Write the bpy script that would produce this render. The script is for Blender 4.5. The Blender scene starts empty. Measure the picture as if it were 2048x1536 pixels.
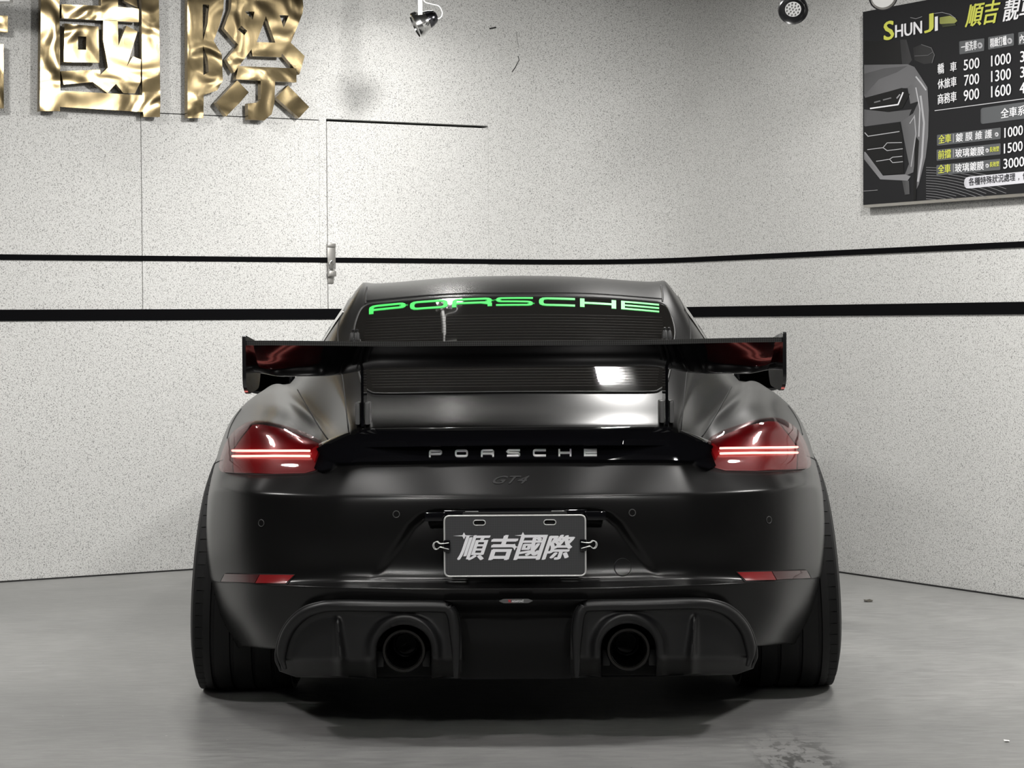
import bpy, bmesh, math, random
from mathutils import Vector, Matrix
from mathutils.bvhtree import BVHTree
from mathutils.geometry import delaunay_2d_cdt
random.seed(7)
V = Vector
scn = bpy.context.scene
COL = scn.collection

# ------------------------------------------------------------------ camera
F = 4500.0                      # focal length in pixels of the 2048 px frame
CAM = V((0.0, -6.54, 1.06))
PITCH = math.atan(124 / F)
YAW = 5 / F
ROLL = 0.0063
cd = bpy.data.cameras.new('camera')
cd.sensor_fit = 'HORIZONTAL'; cd.sensor_width = 36.0; cd.lens = F * 36.0 / 2048.0
cd.clip_start = 0.05; cd.clip_end = 100
cam = bpy.data.objects.new('camera', cd); COL.objects.link(cam)
cam.matrix_world = (Matrix.Translation(CAM) @ Matrix.Rotation(YAW, 4, 'Z')
                    @ Matrix.Rotation(math.pi / 2 - PITCH, 4, 'X') @ Matrix.Rotation(-ROLL, 4, 'Z'))
scn.camera = cam

# ------------------------------------------------------------------ world, lights, exposure
w = bpy.data.worlds.new('world'); scn.world = w; w.use_nodes = True
w.node_tree.nodes['Background'].inputs[0].default_value = (0.9, 0.95, 1.0, 1)
w.node_tree.nodes['Background'].inputs[1].default_value = 0.008
scn.view_settings.view_transform = 'Standard'
scn.view_settings.look = 'None'
scn.view_settings.exposure = 0.0
scn.view_settings.gamma = 1.0
scn.view_settings.use_curve_mapping = False

def area(name, loc, size, power, aim=None, col=(1, 0.98, 0.95), shape='DISK', sy=None, spread=180):
    l = bpy.data.lights.new(name, 'AREA'); l.shape = shape; l.size = size
    if sy: l.size_y = sy
    l.energy = power; l.color = col; l.spread = math.radians(spread)
    o = bpy.data.objects.new(name, l); COL.objects.link(o); o.location = loc
    if aim is not None:
        o.rotation_euler = (V(aim) - V(loc)).to_track_quat('-Z', 'Y').to_euler()
    return o

ZL = 2.56
LAMPS = [
    # x, y, size, power, aim, spread
    ('lamp_over_hood_right', (0.50, 2.22, ZL), (0.20, 0.085), 19, None, 180),
    ('lamp_over_hood_left', (-0.36, 3.20, ZL), (0.17, 0.09), 4, None, 150),
    ('lamp_centre', (0.14, 1.05, ZL), (0.17, 0.17), 17, (-0.85, 3.5, 1.45), 85),
    ('lamp_over_tail_left', (-0.66, 0.42, ZL), (0.16, 0.16), 13, None, 180),
    ('lamp_over_tail_right', (0.34, 0.30, ZL), (0.16, 0.16), 9, None, 180),
    ('lamp_left_wall', (-2.3, 0.6, ZL), (0.30, 0.30), 40, (-2.5, 2.2, 0.0), 150),
    ('lamp_left_floor', (-2.6, -0.9, ZL), (0.30, 0.30), 37, None, 160),
    ('lamp_right_floor', (2.4, -0.9, ZL), (0.30, 0.30), 42, None, 160),
    ('lamp_right_wall', (1.45, 0.3, ZL), (0.30, 0.30), 44, (1.6, 2.0, 0.0), 140),
]
for n, loc, s, p, aim, spr in LAMPS:
    area(n, loc, s[0], p, aim if aim else (loc[0], loc[1], 0), shape='ELLIPSE', sy=s[1], spread=spr)
for i, (x, y, s, p) in enumerate([(-0.85, -1.02, 0.15, 11), (-0.25, -1.12, 0.12, 1.5), (0.42, -1.08, 0.12, 1.5), (1.0, -1.10, 0.13, 7), (-0.6, -2.0, 0.13, 12), (0.6, -2.1, 0.13, 12), (-1.0, -3.8, 0.16, 9), (0.7, -3.9, 0.16, 9)]):
    area('track_lamp_%d' % i, (x, y, ZL), s, p, (x, y, 0))

for i, x in enumerate((-1.3, 1.1)):  # fill lights added behind the car to brighten panel lettering and plate
    area('rear_fill_%d' % i, (x, -5.0, ZL), 0.14, 3.2, (x * .3, -.9, .75), spread=55)

# ------------------------------------------------------------------ helpers: picture geometry
cp, sp = math.cos(PITCH), math.sin(PITCH)
FWD, UPV = V((0, cp, -sp)), V((0, sp, cp))
def ray(dx, y):
    """direction through picture offset dx (from the car's centre line) and row y, camera level"""
    return FWD * F + V((1, 0, 0)) * dx - UPV * (y - 768)
def P(dx, y, Y):
    d = ray(dx, y); return CAM + d * ((Y - CAM.y) / d.y)
def W(X, Y, Z): return V((X, Y, Z))
def pix(p):
    q = p - CAM; zf = q.dot(FWD)
    return q.x / zf * F, 768 - q.dot(UPV) / zf * F
def unroll(px, py):
    u, v = px - 1024, py - 768
    return (u - ROLL * v) - 5, v + ROLL * u + 768
def wray(px, py): return ray(*unroll(px, py))

# ------------------------------------------------------------------ helpers: objects
def link(name, me, mat=None, parent=None, smooth=True):
    o = bpy.data.objects.new(name, me); COL.objects.link(o)
    if mat is not None and not me.materials: me.materials.append(mat)
    if parent: o.parent = parent; 
    if smooth:
        for p in me.polygons: p.use_smooth = True
    return o
def mesh(name, verts, faces, mat=None, parent=None, smooth=False, autosmooth=None):
    me = bpy.data.meshes.new(name)
    me.from_pydata([tuple(v) for v in verts], [], [tuple(f) for f in faces]); me.update()
    bm = bmesh.new(); bm.from_mesh(me); bmesh.ops.recalc_face_normals(bm, faces=bm.faces); bm.to_mesh(me); bm.free()
    o = link(name, me, mat, parent, smooth)
    if autosmooth: sharp(o, autosmooth)
    return o
def sharp(o, deg=35):
    me = o.data
    for p in me.polygons: p.use_smooth = True
    me.set_sharp_from_angle(angle=math.radians(deg))
def tag(o, label=None, cat=None, group=None, kind=None):
    if label: o['label'] = label
    if cat: o['category'] = cat
    if group: o['group'] = group
    if kind: o['kind'] = kind
    return o
def empty(name, loc=(0, 0, 0)):
    o = bpy.data.objects.new(name, None); COL.objects.link(o); o.location = loc; o.empty_display_size = .1
    return o
def keep(o, parent):
    """parent while the mesh stays in world coordinates"""
    o.parent = parent; o.matrix_parent_inverse = Matrix.Translation(-parent.location)
    return o
def bm_obj(name, bm, mat, parent=None, smooth=None):
    me = bpy.data.meshes.new(name); bmesh.ops.recalc_face_normals(bm, faces=bm.faces)
    bm.to_mesh(me); bm.free()
    o = link(name, me, mat, None, False)
    if parent: keep(o, parent)
    if smooth: sharp(o, smooth)
    return o
def add_box(bm, c, s, rot=None, bev=0.0):
    g = bmesh.ops.create_cube(bm, size=1.0)
    vs = g['verts']
    for v in vs:
        q = V((v.co.x * s[0], v.co.y * s[1], v.co.z * s[2]))
        if rot is not None: q = rot @ q
        v.co = q + V(c)
    if bev > 0:
        es = list({e for v in vs for e in v.link_edges})
        bmesh.ops.bevel(bm, geom=es, offset=bev, segments=2, affect='EDGES', profile=0.6)
def box(name, c, s, mat, parent=None, rot=None, bev=0.0):
    bm = bmesh.new(); add_box(bm, c, s, rot, bev)
    return bm_obj(name, bm, mat, parent, 40 if bev else None)
def tube_geo(pts, r, n=8, closed=False, caps=True):
    pts = [V(p) for p in pts]; verts, faces = [], []
    N = len(pts); prev = None
    for i, p in enumerate(pts):
        a = pts[(i - 1) % N] if (closed or i > 0) else p
        b = pts[(i + 1) % N] if (closed or i < N - 1) else p
        t = (b - a).normalized()
        if prev is None:
            up = V((0, 0, 1)) if abs(t.z) < .9 else V((1, 0, 0))
            nrm = t.cross(up).normalized()
        else:
            nrm = (prev - t * prev.dot(t)).normalized()
        prev = nrm; bn = t.cross(nrm)
        rr = r[i] if isinstance(r, (list, tuple)) else r
        for k in range(n):
            an = 2 * math.pi * k / n
            verts.append(p + nrm * (math.cos(an) * rr) + bn * (math.sin(an) * rr))
    M = N if closed else N - 1
    for i in range(M):
        for k in range(n):
            a = i * n + k; b = i * n + (k + 1) % n
            c = ((i + 1) % N) * n + (k + 1) % n; d = ((i + 1) % N) * n + k
            faces.append((a, b, c, d))
    if caps and not closed:
        faces.append(tuple(range(n))[::-1]); faces.append(tuple((N - 1) * n + k for k in range(n)))
    return verts, faces
def tube(name, pts, r, mat, parent=None, n=8, closed=False):
    v, f = tube_geo(pts, r, n, closed)
    o = mesh(name, v, f, mat, None, True)
    if parent: keep(o, parent)
    return o
def lathe(name, prof, origin, axis, mat, parent=None, n=48, closed_prof=False, deg=35):
    """prof: (along axis, radius) pairs"""
    ax = V(axis).normalized()
    u = ax.orthogonal().normalized(); v = ax.cross(u)
    verts, faces = [], []
    for a, r in prof:
        for k in range(n):
            t = 2 * math.pi * k / n
            verts.append(V(origin) + ax * a + (u * math.cos(t) + v * math.sin(t)) * r)
    L = len(prof); M = L if closed_prof else L - 1
    for i in range(M):
        for k in range(n):
            j = (i + 1) % L
            faces.append((i * n + k, i * n + (k + 1) % n, j * n + (k + 1) % n, j * n + k))
    o = mesh(name, verts, faces, mat, None, True)
    if parent: keep(o, parent)
    sharp(o, deg)
    return o
def crv(pts, n=6, closed=False):
    """Catmull-Rom through 2D or 3D points"""
    pts = [V(p) for p in pts]; out = []; N = len(pts)
    R = range(N if closed else N - 1)
    for i in R:
        g = (lambda k: pts[k % N]) if closed else (lambda k: pts[max(0, min(N - 1, k))])
        p0, p1, p2, p3 = g(i - 1), g(i), g(i + 1), g(i + 2)
        for k in range(n):
            t = k / n
            out.append(0.5 * ((2 * p1) + (p2 - p0) * t + (2 * p0 - 5 * p1 + 4 * p2 - p3) * t * t + (3 * p1 - p0 - 3 * p2 + p3) * t ** 3))
    if not closed: out.append(pts[-1])
    return out
def rounded(poly, r, n=4):
    out = []; N = len(poly)
    for i in range(N):
        p, a, b = V(poly[i]), V(poly[i - 1]), V(poly[(i + 1) % N])
        rr = r[i] if isinstance(r, (list, tuple)) else r
        if rr <= 0: out.append(p); continue
        da, db = (a - p), (b - p)
        m = min(rr, da.length * .49, db.length * .49)
        s, e = p + da.normalized() * m, p + db.normalized() * m
        for k in range(n + 1):
            t = k / n
            out.append(s * (1 - t) ** 2 + p * 2 * t * (1 - t) + e * t * t)
    return out
def inside(q, poly):
    c = False; x, y = q; j = len(poly) - 1
    for i in range(len(poly)):
        xi, yi = poly[i][0], poly[i][1]; xj, yj = poly[j][0], poly[j][1]
        if (yi > y) != (yj > y) and x < (xj - xi) * (y - yi) / (yj - yi) + xi: c = not c
        j = i
    return c
def segd(q, a, b):
    q, a, b = V((q[0], q[1])), V((a[0], a[1])), V((b[0], b[1]))
    ab = b - a; l = ab.length_squared
    t = max(0, min(1, (q - a).dot(ab) / l)) if l > 0 else 0
    return (q - a - ab * t).length
def polyd(q, poly, closed=True):
    return min(segd(q, poly[i], poly[(i + 1) % len(poly)]) for i in range(len(poly) if closed else len(poly) - 1))
def sstep(a, b, x):
    t = max(0.0, min(1.0, (x - a) / (b - a))); return t * t * (3 - 2 * t)
def tri_fill(outline, step, holes=()):
    """triangulated outline (2D) with an interior grid; returns pts, tris, number of outline points"""
    pts = [V((p[0], p[1])) for p in outline]; n0 = len(pts)
    edges = [(i, (i + 1) % n0) for i in range(n0)]
    for h in holes:
        b = len(pts); pts += [V((p[0], p[1])) for p in h]
        edges += [(b + i, b + (i + 1) % len(h)) for i in range(len(h))]
    xs = [p.x for p in pts]; ys = [p.y for p in pts]
    if step:
        y = min(ys) + step / 2; row = 0
        loops = [outline] + list(holes)
        while y < max(ys):
            x = min(xs) + step * (.5 if row % 2 else .25)
            while x < max(xs):
                if inside((x, y), outline) and not any(inside((x, y), h) for h in holes):
                    if min(polyd((x, y), l) for l in loops) > step * .45: pts.append(V((x, y)))
                x += step
            y += step * .87; row += 1
    vo, eo, fo, ov, oe, of = delaunay_2d_cdt(pts, edges, [], 1 if not holes else 0, 1e-6)
    if holes:
        fo = [f for f in fo if (lambda c: inside(c, outline) and not any(inside(c, h) for h in holes))(
            (sum(vo[i].x for i in f) / len(f), sum(vo[i].y for i in f) / len(f)))]
    return vo, fo
def boundary(faces):
    cnt = {}
    for f in faces:
        for i in range(len(f)):
            a, b = f[i], f[(i + 1) % len(f)]
            cnt[(min(a, b), max(a, b))] = cnt.get((min(a, b), max(a, b)), 0) + 1
    return [e for e, c in cnt.items() if c == 1]
def thick(name, front, back, faces, mat, parent=None, deg=50):
    n = len(front)
    fs = list(faces) + [tuple(i + n for i in f[::-1]) for f in faces]
    for a, b in boundary(faces): fs.append((a, b, b + n, a + n))
    o = mesh(name, list(front) + list(back), fs, mat, None, True)
    if parent: keep(o, parent)
    sharp(o, deg)
    return o

# ------------------------------------------------------------------ materials
def mat(name, col=(.5, .5, .5), rough=.5, metal=0.0, coat=0.0, spec=.5, emit=None, estr=0, coat_rough=.03):
    m = bpy.data.materials.new(name); m.use_nodes = True
    b = m.node_tree.nodes['Principled BSDF']
    b.inputs['Base Color'].default_value = (*col, 1); b.inputs['Roughness'].default_value = rough
    b.inputs['Metallic'].default_value = metal; b.inputs['Coat Weight'].default_value = coat
    b.inputs['Coat Roughness'].default_value = coat_rough
    b.inputs['Specular IOR Level'].default_value = spec
    if emit:
        b.inputs['Emission Color'].default_value = (*emit, 1); b.inputs['Emission Strength'].default_value = estr
    return m
def nodes(m): return m.node_tree.nodes, m.node_tree.links, m.node_tree.nodes['Principled BSDF']
def ramp(N, stops):
    r = N.new('ShaderNodeValToRGB'); e = r.color_ramp.elements
    while len(e) < len(stops): e.new(.5)
    for i, (p, c) in enumerate(stops):
        e[i].position = p; e[i].color = (c, c, c, 1) if isinstance(c, (int, float)) else (*c, 1)
    return r
def noise(N, L, vec, scale, detail=2, rough=.5, dist=0):
    n = N.new('ShaderNodeTexNoise'); n.inputs['Scale'].default_value = scale
    n.inputs['Detail'].default_value = detail; n.inputs['Roughness'].default_value = rough
    n.inputs['Distortion'].default_value = dist
    if vec is not None: L.new(vec, n.inputs['Vector'])
    return n
def mixc(N, L, fac, a, b, blend='MIX'):
    x = N.new('ShaderNodeMix'); x.data_type = 'RGBA'; x.blend_type = blend
    for s, v in ((0, fac), (6, a), (7, b)):
        if hasattr(v, 'links') or isinstance(v, bpy.types.NodeSocket): L.new(v, x.inputs[s])
        elif s == 0: x.inputs[0].default_value = v
        else: x.inputs[s].default_value = (*v, 1)
    return x.outputs[2]

# painted terrazzo-look wall: pale grey with dark flecks
def wall_material():
    m = mat('speckled_wall_paint', (.6, .6, .58), .75)
    N, L, b = nodes(m)
    g = N.new('ShaderNodeNewGeometry'); pos = g.outputs['Position']
    n1 = noise(N, L, pos, 215, 2.5, .62)
    r1 = ramp(N, [(.53, 0), (.64, 1)]); L.new(n1.outputs[0], r1.inputs[0])
    n2 = noise(N, L, pos, 120, 3, .65)
    r2 = ramp(N, [(.655, 0), (.70, 1)]); L.new(n2.outputs[0], r2.inputs[0])
    n3 = noise(N, L, pos, 260, 2, .6)
    r3 = ramp(N, [(.35, 0), (.75, 1)]); L.new(n3.outputs[0], r3.inputs[0])
    n4 = noise(N, L, pos, 1.3, 3, .5)
    r4 = ramp(N, [(.3, 0), (.8, 1)]); L.new(n4.outputs[0], r4.inputs[0])
    c = mixc(N, L, r3.outputs[0], (.66, .66, .645), (.47, .47, .457))
    c = mixc(N, L, r4.outputs[0], c, mixc(N, L, .12, c, (.25, .25, .24)))
    f1 = N.new('ShaderNodeMath'); f1.operation = 'MULTIPLY'; f1.inputs[1].default_value = .80; L.new(r1.outputs[0], f1.inputs[0])
    c = mixc(N, L, f1.outputs[0], c, (.13, .13, .125))
    f2 = N.new('ShaderNodeMath'); f2.operation = 'MULTIPLY'; f2.inputs[1].default_value = .8; L.new(r2.outputs[0], f2.inputs[0])
    c = mixc(N, L, f2.outputs[0], c, (.07, .07, .07))
    L.new(c, b.inputs['Base Color'])
    bp = N.new('ShaderNodeBump'); bp.inputs['Strength'].default_value = .15; bp.inputs['Distance'].default_value = .004
    L.new(n1.outputs[0], bp.inputs['Height']); L.new(bp.outputs[0], b.inputs['Normal'])
    return m
M_wall = wall_material()
M_seam = mat('dark_seam', (.012, .012, .012), .8)
M_stripe = mat('black_wall_stripe', (.003, .003, .0035), .9, spec=.05)

def floor_material():
    m = mat('grey_epoxy_floor', (.16, .16, .158), .38)
    N, L, b = nodes(m)
    g = N.new('ShaderNodeNewGeometry'); pos = g.outputs['Position']
    mp = N.new('ShaderNodeMapping'); L.new(pos, mp.inputs[0]); mp.inputs['Scale'].default_value = (1, 1, 1)
    n1 = noise(N, L, mp.outputs[0], 1.1, 5, .6, .6)
    r1 = ramp(N, [(.3, (.20, .202, .198)), (.52, (.25, .251, .245)), (.75, (.30, .30, .292))]); L.new(n1.outputs[0], r1.inputs[0])
    mp2 = N.new('ShaderNodeMapping'); L.new(pos, mp2.inputs[0]); mp2.inputs['Scale'].default_value = (2.2, 9, 1); mp2.inputs['Rotation'].default_value = (0, 0, .25)
    n2 = noise(N, L, mp2.outputs[0], 5, 4, .7, .4)
    r2 = ramp(N, [(.4, .74), (.62, 1.06)]); L.new(n2.outputs[0], r2.inputs[0])
    c = mixc(N, L, .8, r1.outputs[0], r2.outputs[0], 'MULTIPLY')
    # pale specks
    n3 = noise(N, L, pos, 55, 2, .5); r3 = ramp(N, [(.775, 0), (.79, 1)]); L.new(n3.outputs[0], r3.inputs[0])
    c = mixc(N, L, r3.outputs[0], c, (.55, .55, .53))
    n5 = noise(N, L, pos, 42, 3, .6); r5 = ramp(N, [(.24, 1), (.27, 0)]); L.new(n5.outputs[0], r5.inputs[0])
    c = mixc(N, L, r5.outputs[0], c, (.03, .03, .03))
    # worn tyre track behind the right rear wheel: ragged dark flakes in a box-shaped zone
    sx = N.new('ShaderNodeSeparateXYZ'); L.new(pos, sx.inputs[0])
    def band(sock, lo, hi, soft):
        a = N.new('ShaderNodeMapRange'); a.interpolation_type = 'SMOOTHSTEP'; L.new(sock, a.inputs[0]); a.inputs[1].default_value = lo - soft; a.inputs[2].default_value = lo + soft
        d = N.new('ShaderNodeMapRange'); d.interpolation_type = 'SMOOTHSTEP'; L.new(sock, d.inputs[0]); d.inputs[1].default_value = hi - soft; d.inputs[2].default_value = hi + soft; d.inputs[3].default_value = 1; d.inputs[4].default_value = 0
        q = N.new('ShaderNodeMath'); q.operation = 'MULTIPLY'; L.new(a.outputs[0], q.inputs[0]); L.new(d.outputs[0], q.inputs[1]); return q.outputs[0]
    zx = band(sx.outputs[0], .59, .77, .05); zy = band(sx.outputs[1], -4.2, -.9, .35)
    zz = N.new('ShaderNodeMath'); zz.operation = 'MULTIPLY'; L.new(zx, zz.inputs[0]); L.new(zy, zz.inputs[1])
    mp4 = N.new('ShaderNodeMapping'); L.new(pos, mp4.inputs[0]); mp4.inputs['Scale'].default_value = (30, 11, 1)
    n4 = noise(N, L, mp4.outputs[0], 1, 3, .65, .3); r4 = ramp(N, [(.50, 0), (.56, 1)]); L.new(n4.outputs[0], r4.inputs[0])
    q2 = N.new('ShaderNodeMath'); q2.operation = 'MULTIPLY'; L.new(zz.outputs[0], q2.inputs[0]); L.new(r4.outputs[0], q2.inputs[1])
    q3 = N.new('ShaderNodeMath'); q3.operation = 'MULTIPLY'; L.new(q2.outputs[0], q3.inputs[0]); q3.inputs[1].default_value = .75
    c = mixc(N, L, q3.outputs[0], c, (.035, .035, .033))
    L.new(c, b.inputs['Base Color'])
    rr = N.new('ShaderNodeMapRange'); L.new(n2.outputs[0], rr.inputs[0]); rr.inputs[3].default_value = .30; rr.inputs[4].default_value = .48
    L.new(rr.outputs[0], b.inputs['Roughness'])
    bp = N.new('ShaderNodeBump'); bp.inputs['Strength'].default_value = .12; bp.inputs['Distance'].default_value = .01
    L.new(n2.outputs[0], bp.inputs['Height']); L.new(bp.outputs[0], b.inputs['Normal'])
    return m
M_floor = floor_material()
M_ceil = mat('dark_ceiling_paint', (.045, .044, .043), .8)

def brass_material():
    m = mat('brushed_brass', (.25, .195, .107), .20, 1.0)
    N, L, b = nodes(m)
    t = N.new('ShaderNodeTexCoord')
    n1 = noise(N, L, t.outputs['Object'], 5.5, 1.2, .4, .8)
    mp = N.new('ShaderNodeMapping'); L.new(t.outputs['Object'], mp.inputs[0]); mp.inputs['Scale'].default_value = (900, 900, 14)
    n2 = noise(N, L, mp.outputs[0], 1, 2, .6)
    b1 = N.new('ShaderNodeBump'); b1.inputs['Strength'].default_value = .45; b1.inputs['Distance'].default_value = .05; L.new(n1.outputs[0], b1.inputs['Height'])
    b2 = N.new('ShaderNodeBump'); b2.inputs['Strength'].default_value = .07; b2.inputs['Distance'].default_value = .002; L.new(n2.outputs[0], b2.inputs['Height'])
    L.new(b1.outputs[0], b2.inputs['Normal']); L.new(b2.outputs[0], b.inputs['Normal'])
    return m
M_brass = brass_material()

M_paint = mat('satin_black_wrap', (.015, .0148, .0149), .25, .60)
M_gblack = mat('gloss_black', (.004, .004, .005), .06, 0, 0)
M_wing = mat('gloss_black_wing', (.003, .003, .0035), .07, spec=.12)
M_foot = mat('grey_bracket', (.10, .10, .10), .35)
M_glass = mat('privacy_glass', (.006, .0055, .005), .035, 0, 0)
M_plastic = mat('satin_black_plastic', (.0065, .0065, .007), .42)
M_plasticd = mat('matt_black_plastic', (.0028, .0028, .003), .55, spec=.25)
M_rubber = mat('tyre_rubber', (.006, .006, .0063), .62, spec=.35)
M_dark = mat('underbody_black', (.004, .004, .004), .85)
M_gap = mat('panel_gap_black', (.003, .003, .003), .7)
M_chrome = mat('chrome', (.75, .75, .74), .14, 1)
M_bright = mat('bright_plated_wire', (.80, .80, .79), .3, .5)
M_steel = mat('brushed_steel', (.42, .41, .39), .36, 1)
M_letter = mat('silver_lettering', (.86, .86, .86), .35, .0)
M_green = mat('green_vinyl', (.05, .66, .11), .42)
M_redl = mat('red_lamp_bowl', (.15, .002, .006), .3, .0, .4)
M_smoke = mat('smoked_lamp_bowl', (.045, .02, .022), .25, 0, .5)
M_strip = mat('tail_light_strip', (1, .3, .25), .4, emit=(1.0, .42, .36), estr=4.0)
M_refl = mat('red_reflector', (.22, .012, .014), .3, 0, .8)
M_reflD = mat('dark_red_reflector', (.06, .006, .008), .25, 0, .8)
M_white = mat('white_enamel', (.78, .78, .77), .35)
M_blackm = mat('black_lamp_body', (.008, .008, .009), .3)
M_rim = mat('dark_wheel_alloy', (.02, .02, .02), .35, .6)
M_titan = mat('dark_exhaust_metal', (.05, .048, .046), .32, 1)

def carbon_material(name, c1, c2, scale, rough, coat):
    m = mat(name, c1, rough, 0, coat)
    N, L, b = nodes(m); t = N.new('ShaderNodeTexCoord')
    mp = N.new('ShaderNodeMapping'); L.new(t.outputs['Object'], mp.inputs[0]); mp.inputs['Rotation'].default_value = (0, math.radians(45), 0)
    k = N.new('ShaderNodeTexChecker'); k.inputs['Scale'].default_value = scale
    k.inputs[1].default_value = (*c1, 1); k.inputs[2].default_value = (*c2, 1)
    L.new(mp.outputs[0], k.inputs[0]); L.new(k.outputs[0], b.inputs['Base Color'])
    return m
M_carbon = carbon_material('carbon_fibre_weave', (.006, .006, .006), (.045, .045, .043), 260, .3, .7)
M_plate = carbon_material('honeycomb_print', (.035, .036, .038), (.062, .063, .066), 330, .42, .2)

def lens_material():
    m = bpy.data.materials.new('clear_red_lens'); m.use_nodes = True
    N, L = m.node_tree.nodes, m.node_tree.links; N.clear()
    o = N.new('ShaderNodeOutputMaterial'); mx = N.new('ShaderNodeMixShader')
    tr = N.new('ShaderNodeBsdfTransparent'); tr.inputs[0].default_value = (.93, .80, .80, 1)
    gl = N.new('ShaderNodeBsdfGlossy'); gl.inputs['Roughness'].default_value = .04
    lw_ = N.new('ShaderNodeLayerWeight'); lw_.inputs[0].default_value = .5
    pw = N.new('ShaderNodeMath'); pw.operation = 'POWER'; pw.inputs[1].default_value = 4; L.new(lw_.outputs['Facing'], pw.inputs[0])
    fr = N.new('ShaderNodeMath'); fr.operation = 'MULTIPLY_ADD'; fr.inputs[1].default_value = .7; fr.inputs[2].default_value = .035; L.new(pw.outputs[0], fr.inputs[0])
    L.new(fr.outputs[0], mx.inputs[0]); L.new(tr.outputs[0], mx.inputs[1]); L.new(gl.outputs[0], mx.inputs[2]); L.new(mx.outputs[0], o.inputs[0])
    return m
M_lens = lens_material()

# ------------------------------------------------------------------ the room
PL, DL = V((-1.355, 3.157, 0)), V((.8637, .5041, 0)).normalized()
PR, DR = V((1.319, 2.943, 0)), V((.514, -.8578, 0)).normalized()
NL = V((DL.y, -DL.x, 0)); NR = V((DR.y, -DR.x, 0))          # towards the room
if NL.y > 0: NL = -NL
if NR.y > 0: NR = -NR
HWALL = 2.62
def hit_plane(px, py, p0, n):
    d = wray(px, py); return CAM + d * ((p0 - CAM).dot(n) / d.dot(n))
def left_sz(px, py, off=0.0):
    q = hit_plane(px, py, PL + NL * off, NL); return (q - PL).dot(DL), q.z
def right_sz(px, py, off=0.0):
    q = hit_plane(px, py, PR + NR * off, NR); return (q - PR).dot(DR), q.z
def Lp(s, z, off=0.0): return PL + DL * s + NL * off + V((0, 0, z))
def Rp(s, z, off=0.0): return PR + DR * s + NR * off + V((0, 0, z))
# corner of the two walls and its rounded fillet
den = DL.x * (-DR.y) - (-DR.x) * DL.y
dd = PR - PL
sL = (dd.x * (-DR.y) - (-DR.x) * dd.y) / (DL.x * (-DR.y) - (-DR.x) * DL.y)
CORN = PL + DL * sL; sR = (CORN - PR).dot(DR)
TF = .62
A0, B0 = sL - TF, sR + TF
fil = []
for k in range(13):
    t = k / 12
    fil.append(Lp(A0, 0) * (1 - t) ** 2 + CORN * 2 * t * (1 - t) + Rp(B0, 0) * t * t)

def slab(name, fn, s0, s1, z0, z1, depth, m, bev=0, front=0.0):
    vs = [fn(s, z, o) for o in (front, front - depth) for s, z in ((s0, z0), (s1, z0), (s1, z1), (s0, z1))]
    fs = [(0, 1, 2, 3), (7, 6, 5, 4), (0, 4, 5, 1), (1, 5, 6, 2), (2, 6, 7, 3), (3, 7, 4, 0)]
    return mesh(name, vs, fs, m)

bmf = bmesh.new(); add_box(bmf, (0, -1, -.05), (22, 18, .1))
tag(bm_obj('floor', bmf, M_floor), kind='structure')
bmf = bmesh.new(); add_box(bmf, (0, -1, HWALL + .05), (22, 18, .1))
tag(bm_obj('ceiling', bmf, M_ceil), kind='structure')

# left wall with two flush access doors
ztop_stripe2 = 1.124
d1a, _ = left_sz(282.5, 400); d1b, _ = left_sz(639, 400); _, d1t = left_sz(460, 231.5)
d2a, _ = left_sz(653.5, 400); d2b, _ = left_sz(977, 400); _, d2t = left_sz(815, 244.5)
G = .0045
doors = [('door_1', d1a, d1b, d1t), ('door_2', d2a, d2b, d2t)]
pieces = [(-7, d1a, 0, HWALL), (d1b, d2a, 0, HWALL), (d2b, A0, 0, HWALL)]
for a, b, t in ((d1a, d1b, d1t), (d2a, d2b, d2t)): pieces += [(a, b, 0, ztop_stripe2 - .01), (a, b, t, HWALL)]
vs, fs = [], []
for a, b, z0, z1 in pieces:
    i = len(vs); vs += [Lp(s, z, o) for o in (0, -.06) for s, z in ((a, z0), (b, z0), (b, z1), (a, z1))]
    fs += [tuple(i + k for k in f) for f in ((0, 1, 2, 3), (7, 6, 5, 4), (0, 4, 5, 1), (1, 5, 6, 2), (2, 6, 7, 3), (3, 7, 4, 0))]
tag(mesh('wall_left', vs, fs, M_wall), kind='structure')
tag(slab('wall_back', Lp, -7, A0, 0, HWALL, .02, M_seam, front=-.065), kind='structure')
for n, a, b, t in doors:
    gt = .012 if n == 'door_2' else G
    d = slab(n, Lp, a + G / 2, b - G / 2, ztop_stripe2 - .01, t - gt, .05, M_wall, front=.003)
    tag(d, kind='structure')
# rounded corner + right wall
vs = [p + V((0, 0, z)) for z in (0, HWALL) for p in fil]; n = len(fil)
tag(mesh('wall_corner', vs, [(i, i + 1, n + i + 1, n + i) for i in range(n - 1)], M_wall, smooth=True), kind='structure')
tag(slab('wall_right', Rp, B0, 8, 0, HWALL, .06, M_wall), kind='structure')
# scuffs and a hairline crack in the wall paint
WL_ = bpy.data.objects['wall_left']
for pl_, r_ in (([(979, 57.5), (986, 56), (992, 55)], .0035), ([(1033.5, 64), (1034, 78), (1037, 92)], .0012), ([(1036, 112), (1038, 120), (1034, 128), (1030, 136), (1024, 144)], .0022)):
    tube('scuff_mark', [hit_plane(x, y, PL + NL * .001, NL) for x, y in pl_], r_, M_seam, WL_, 5)
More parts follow.
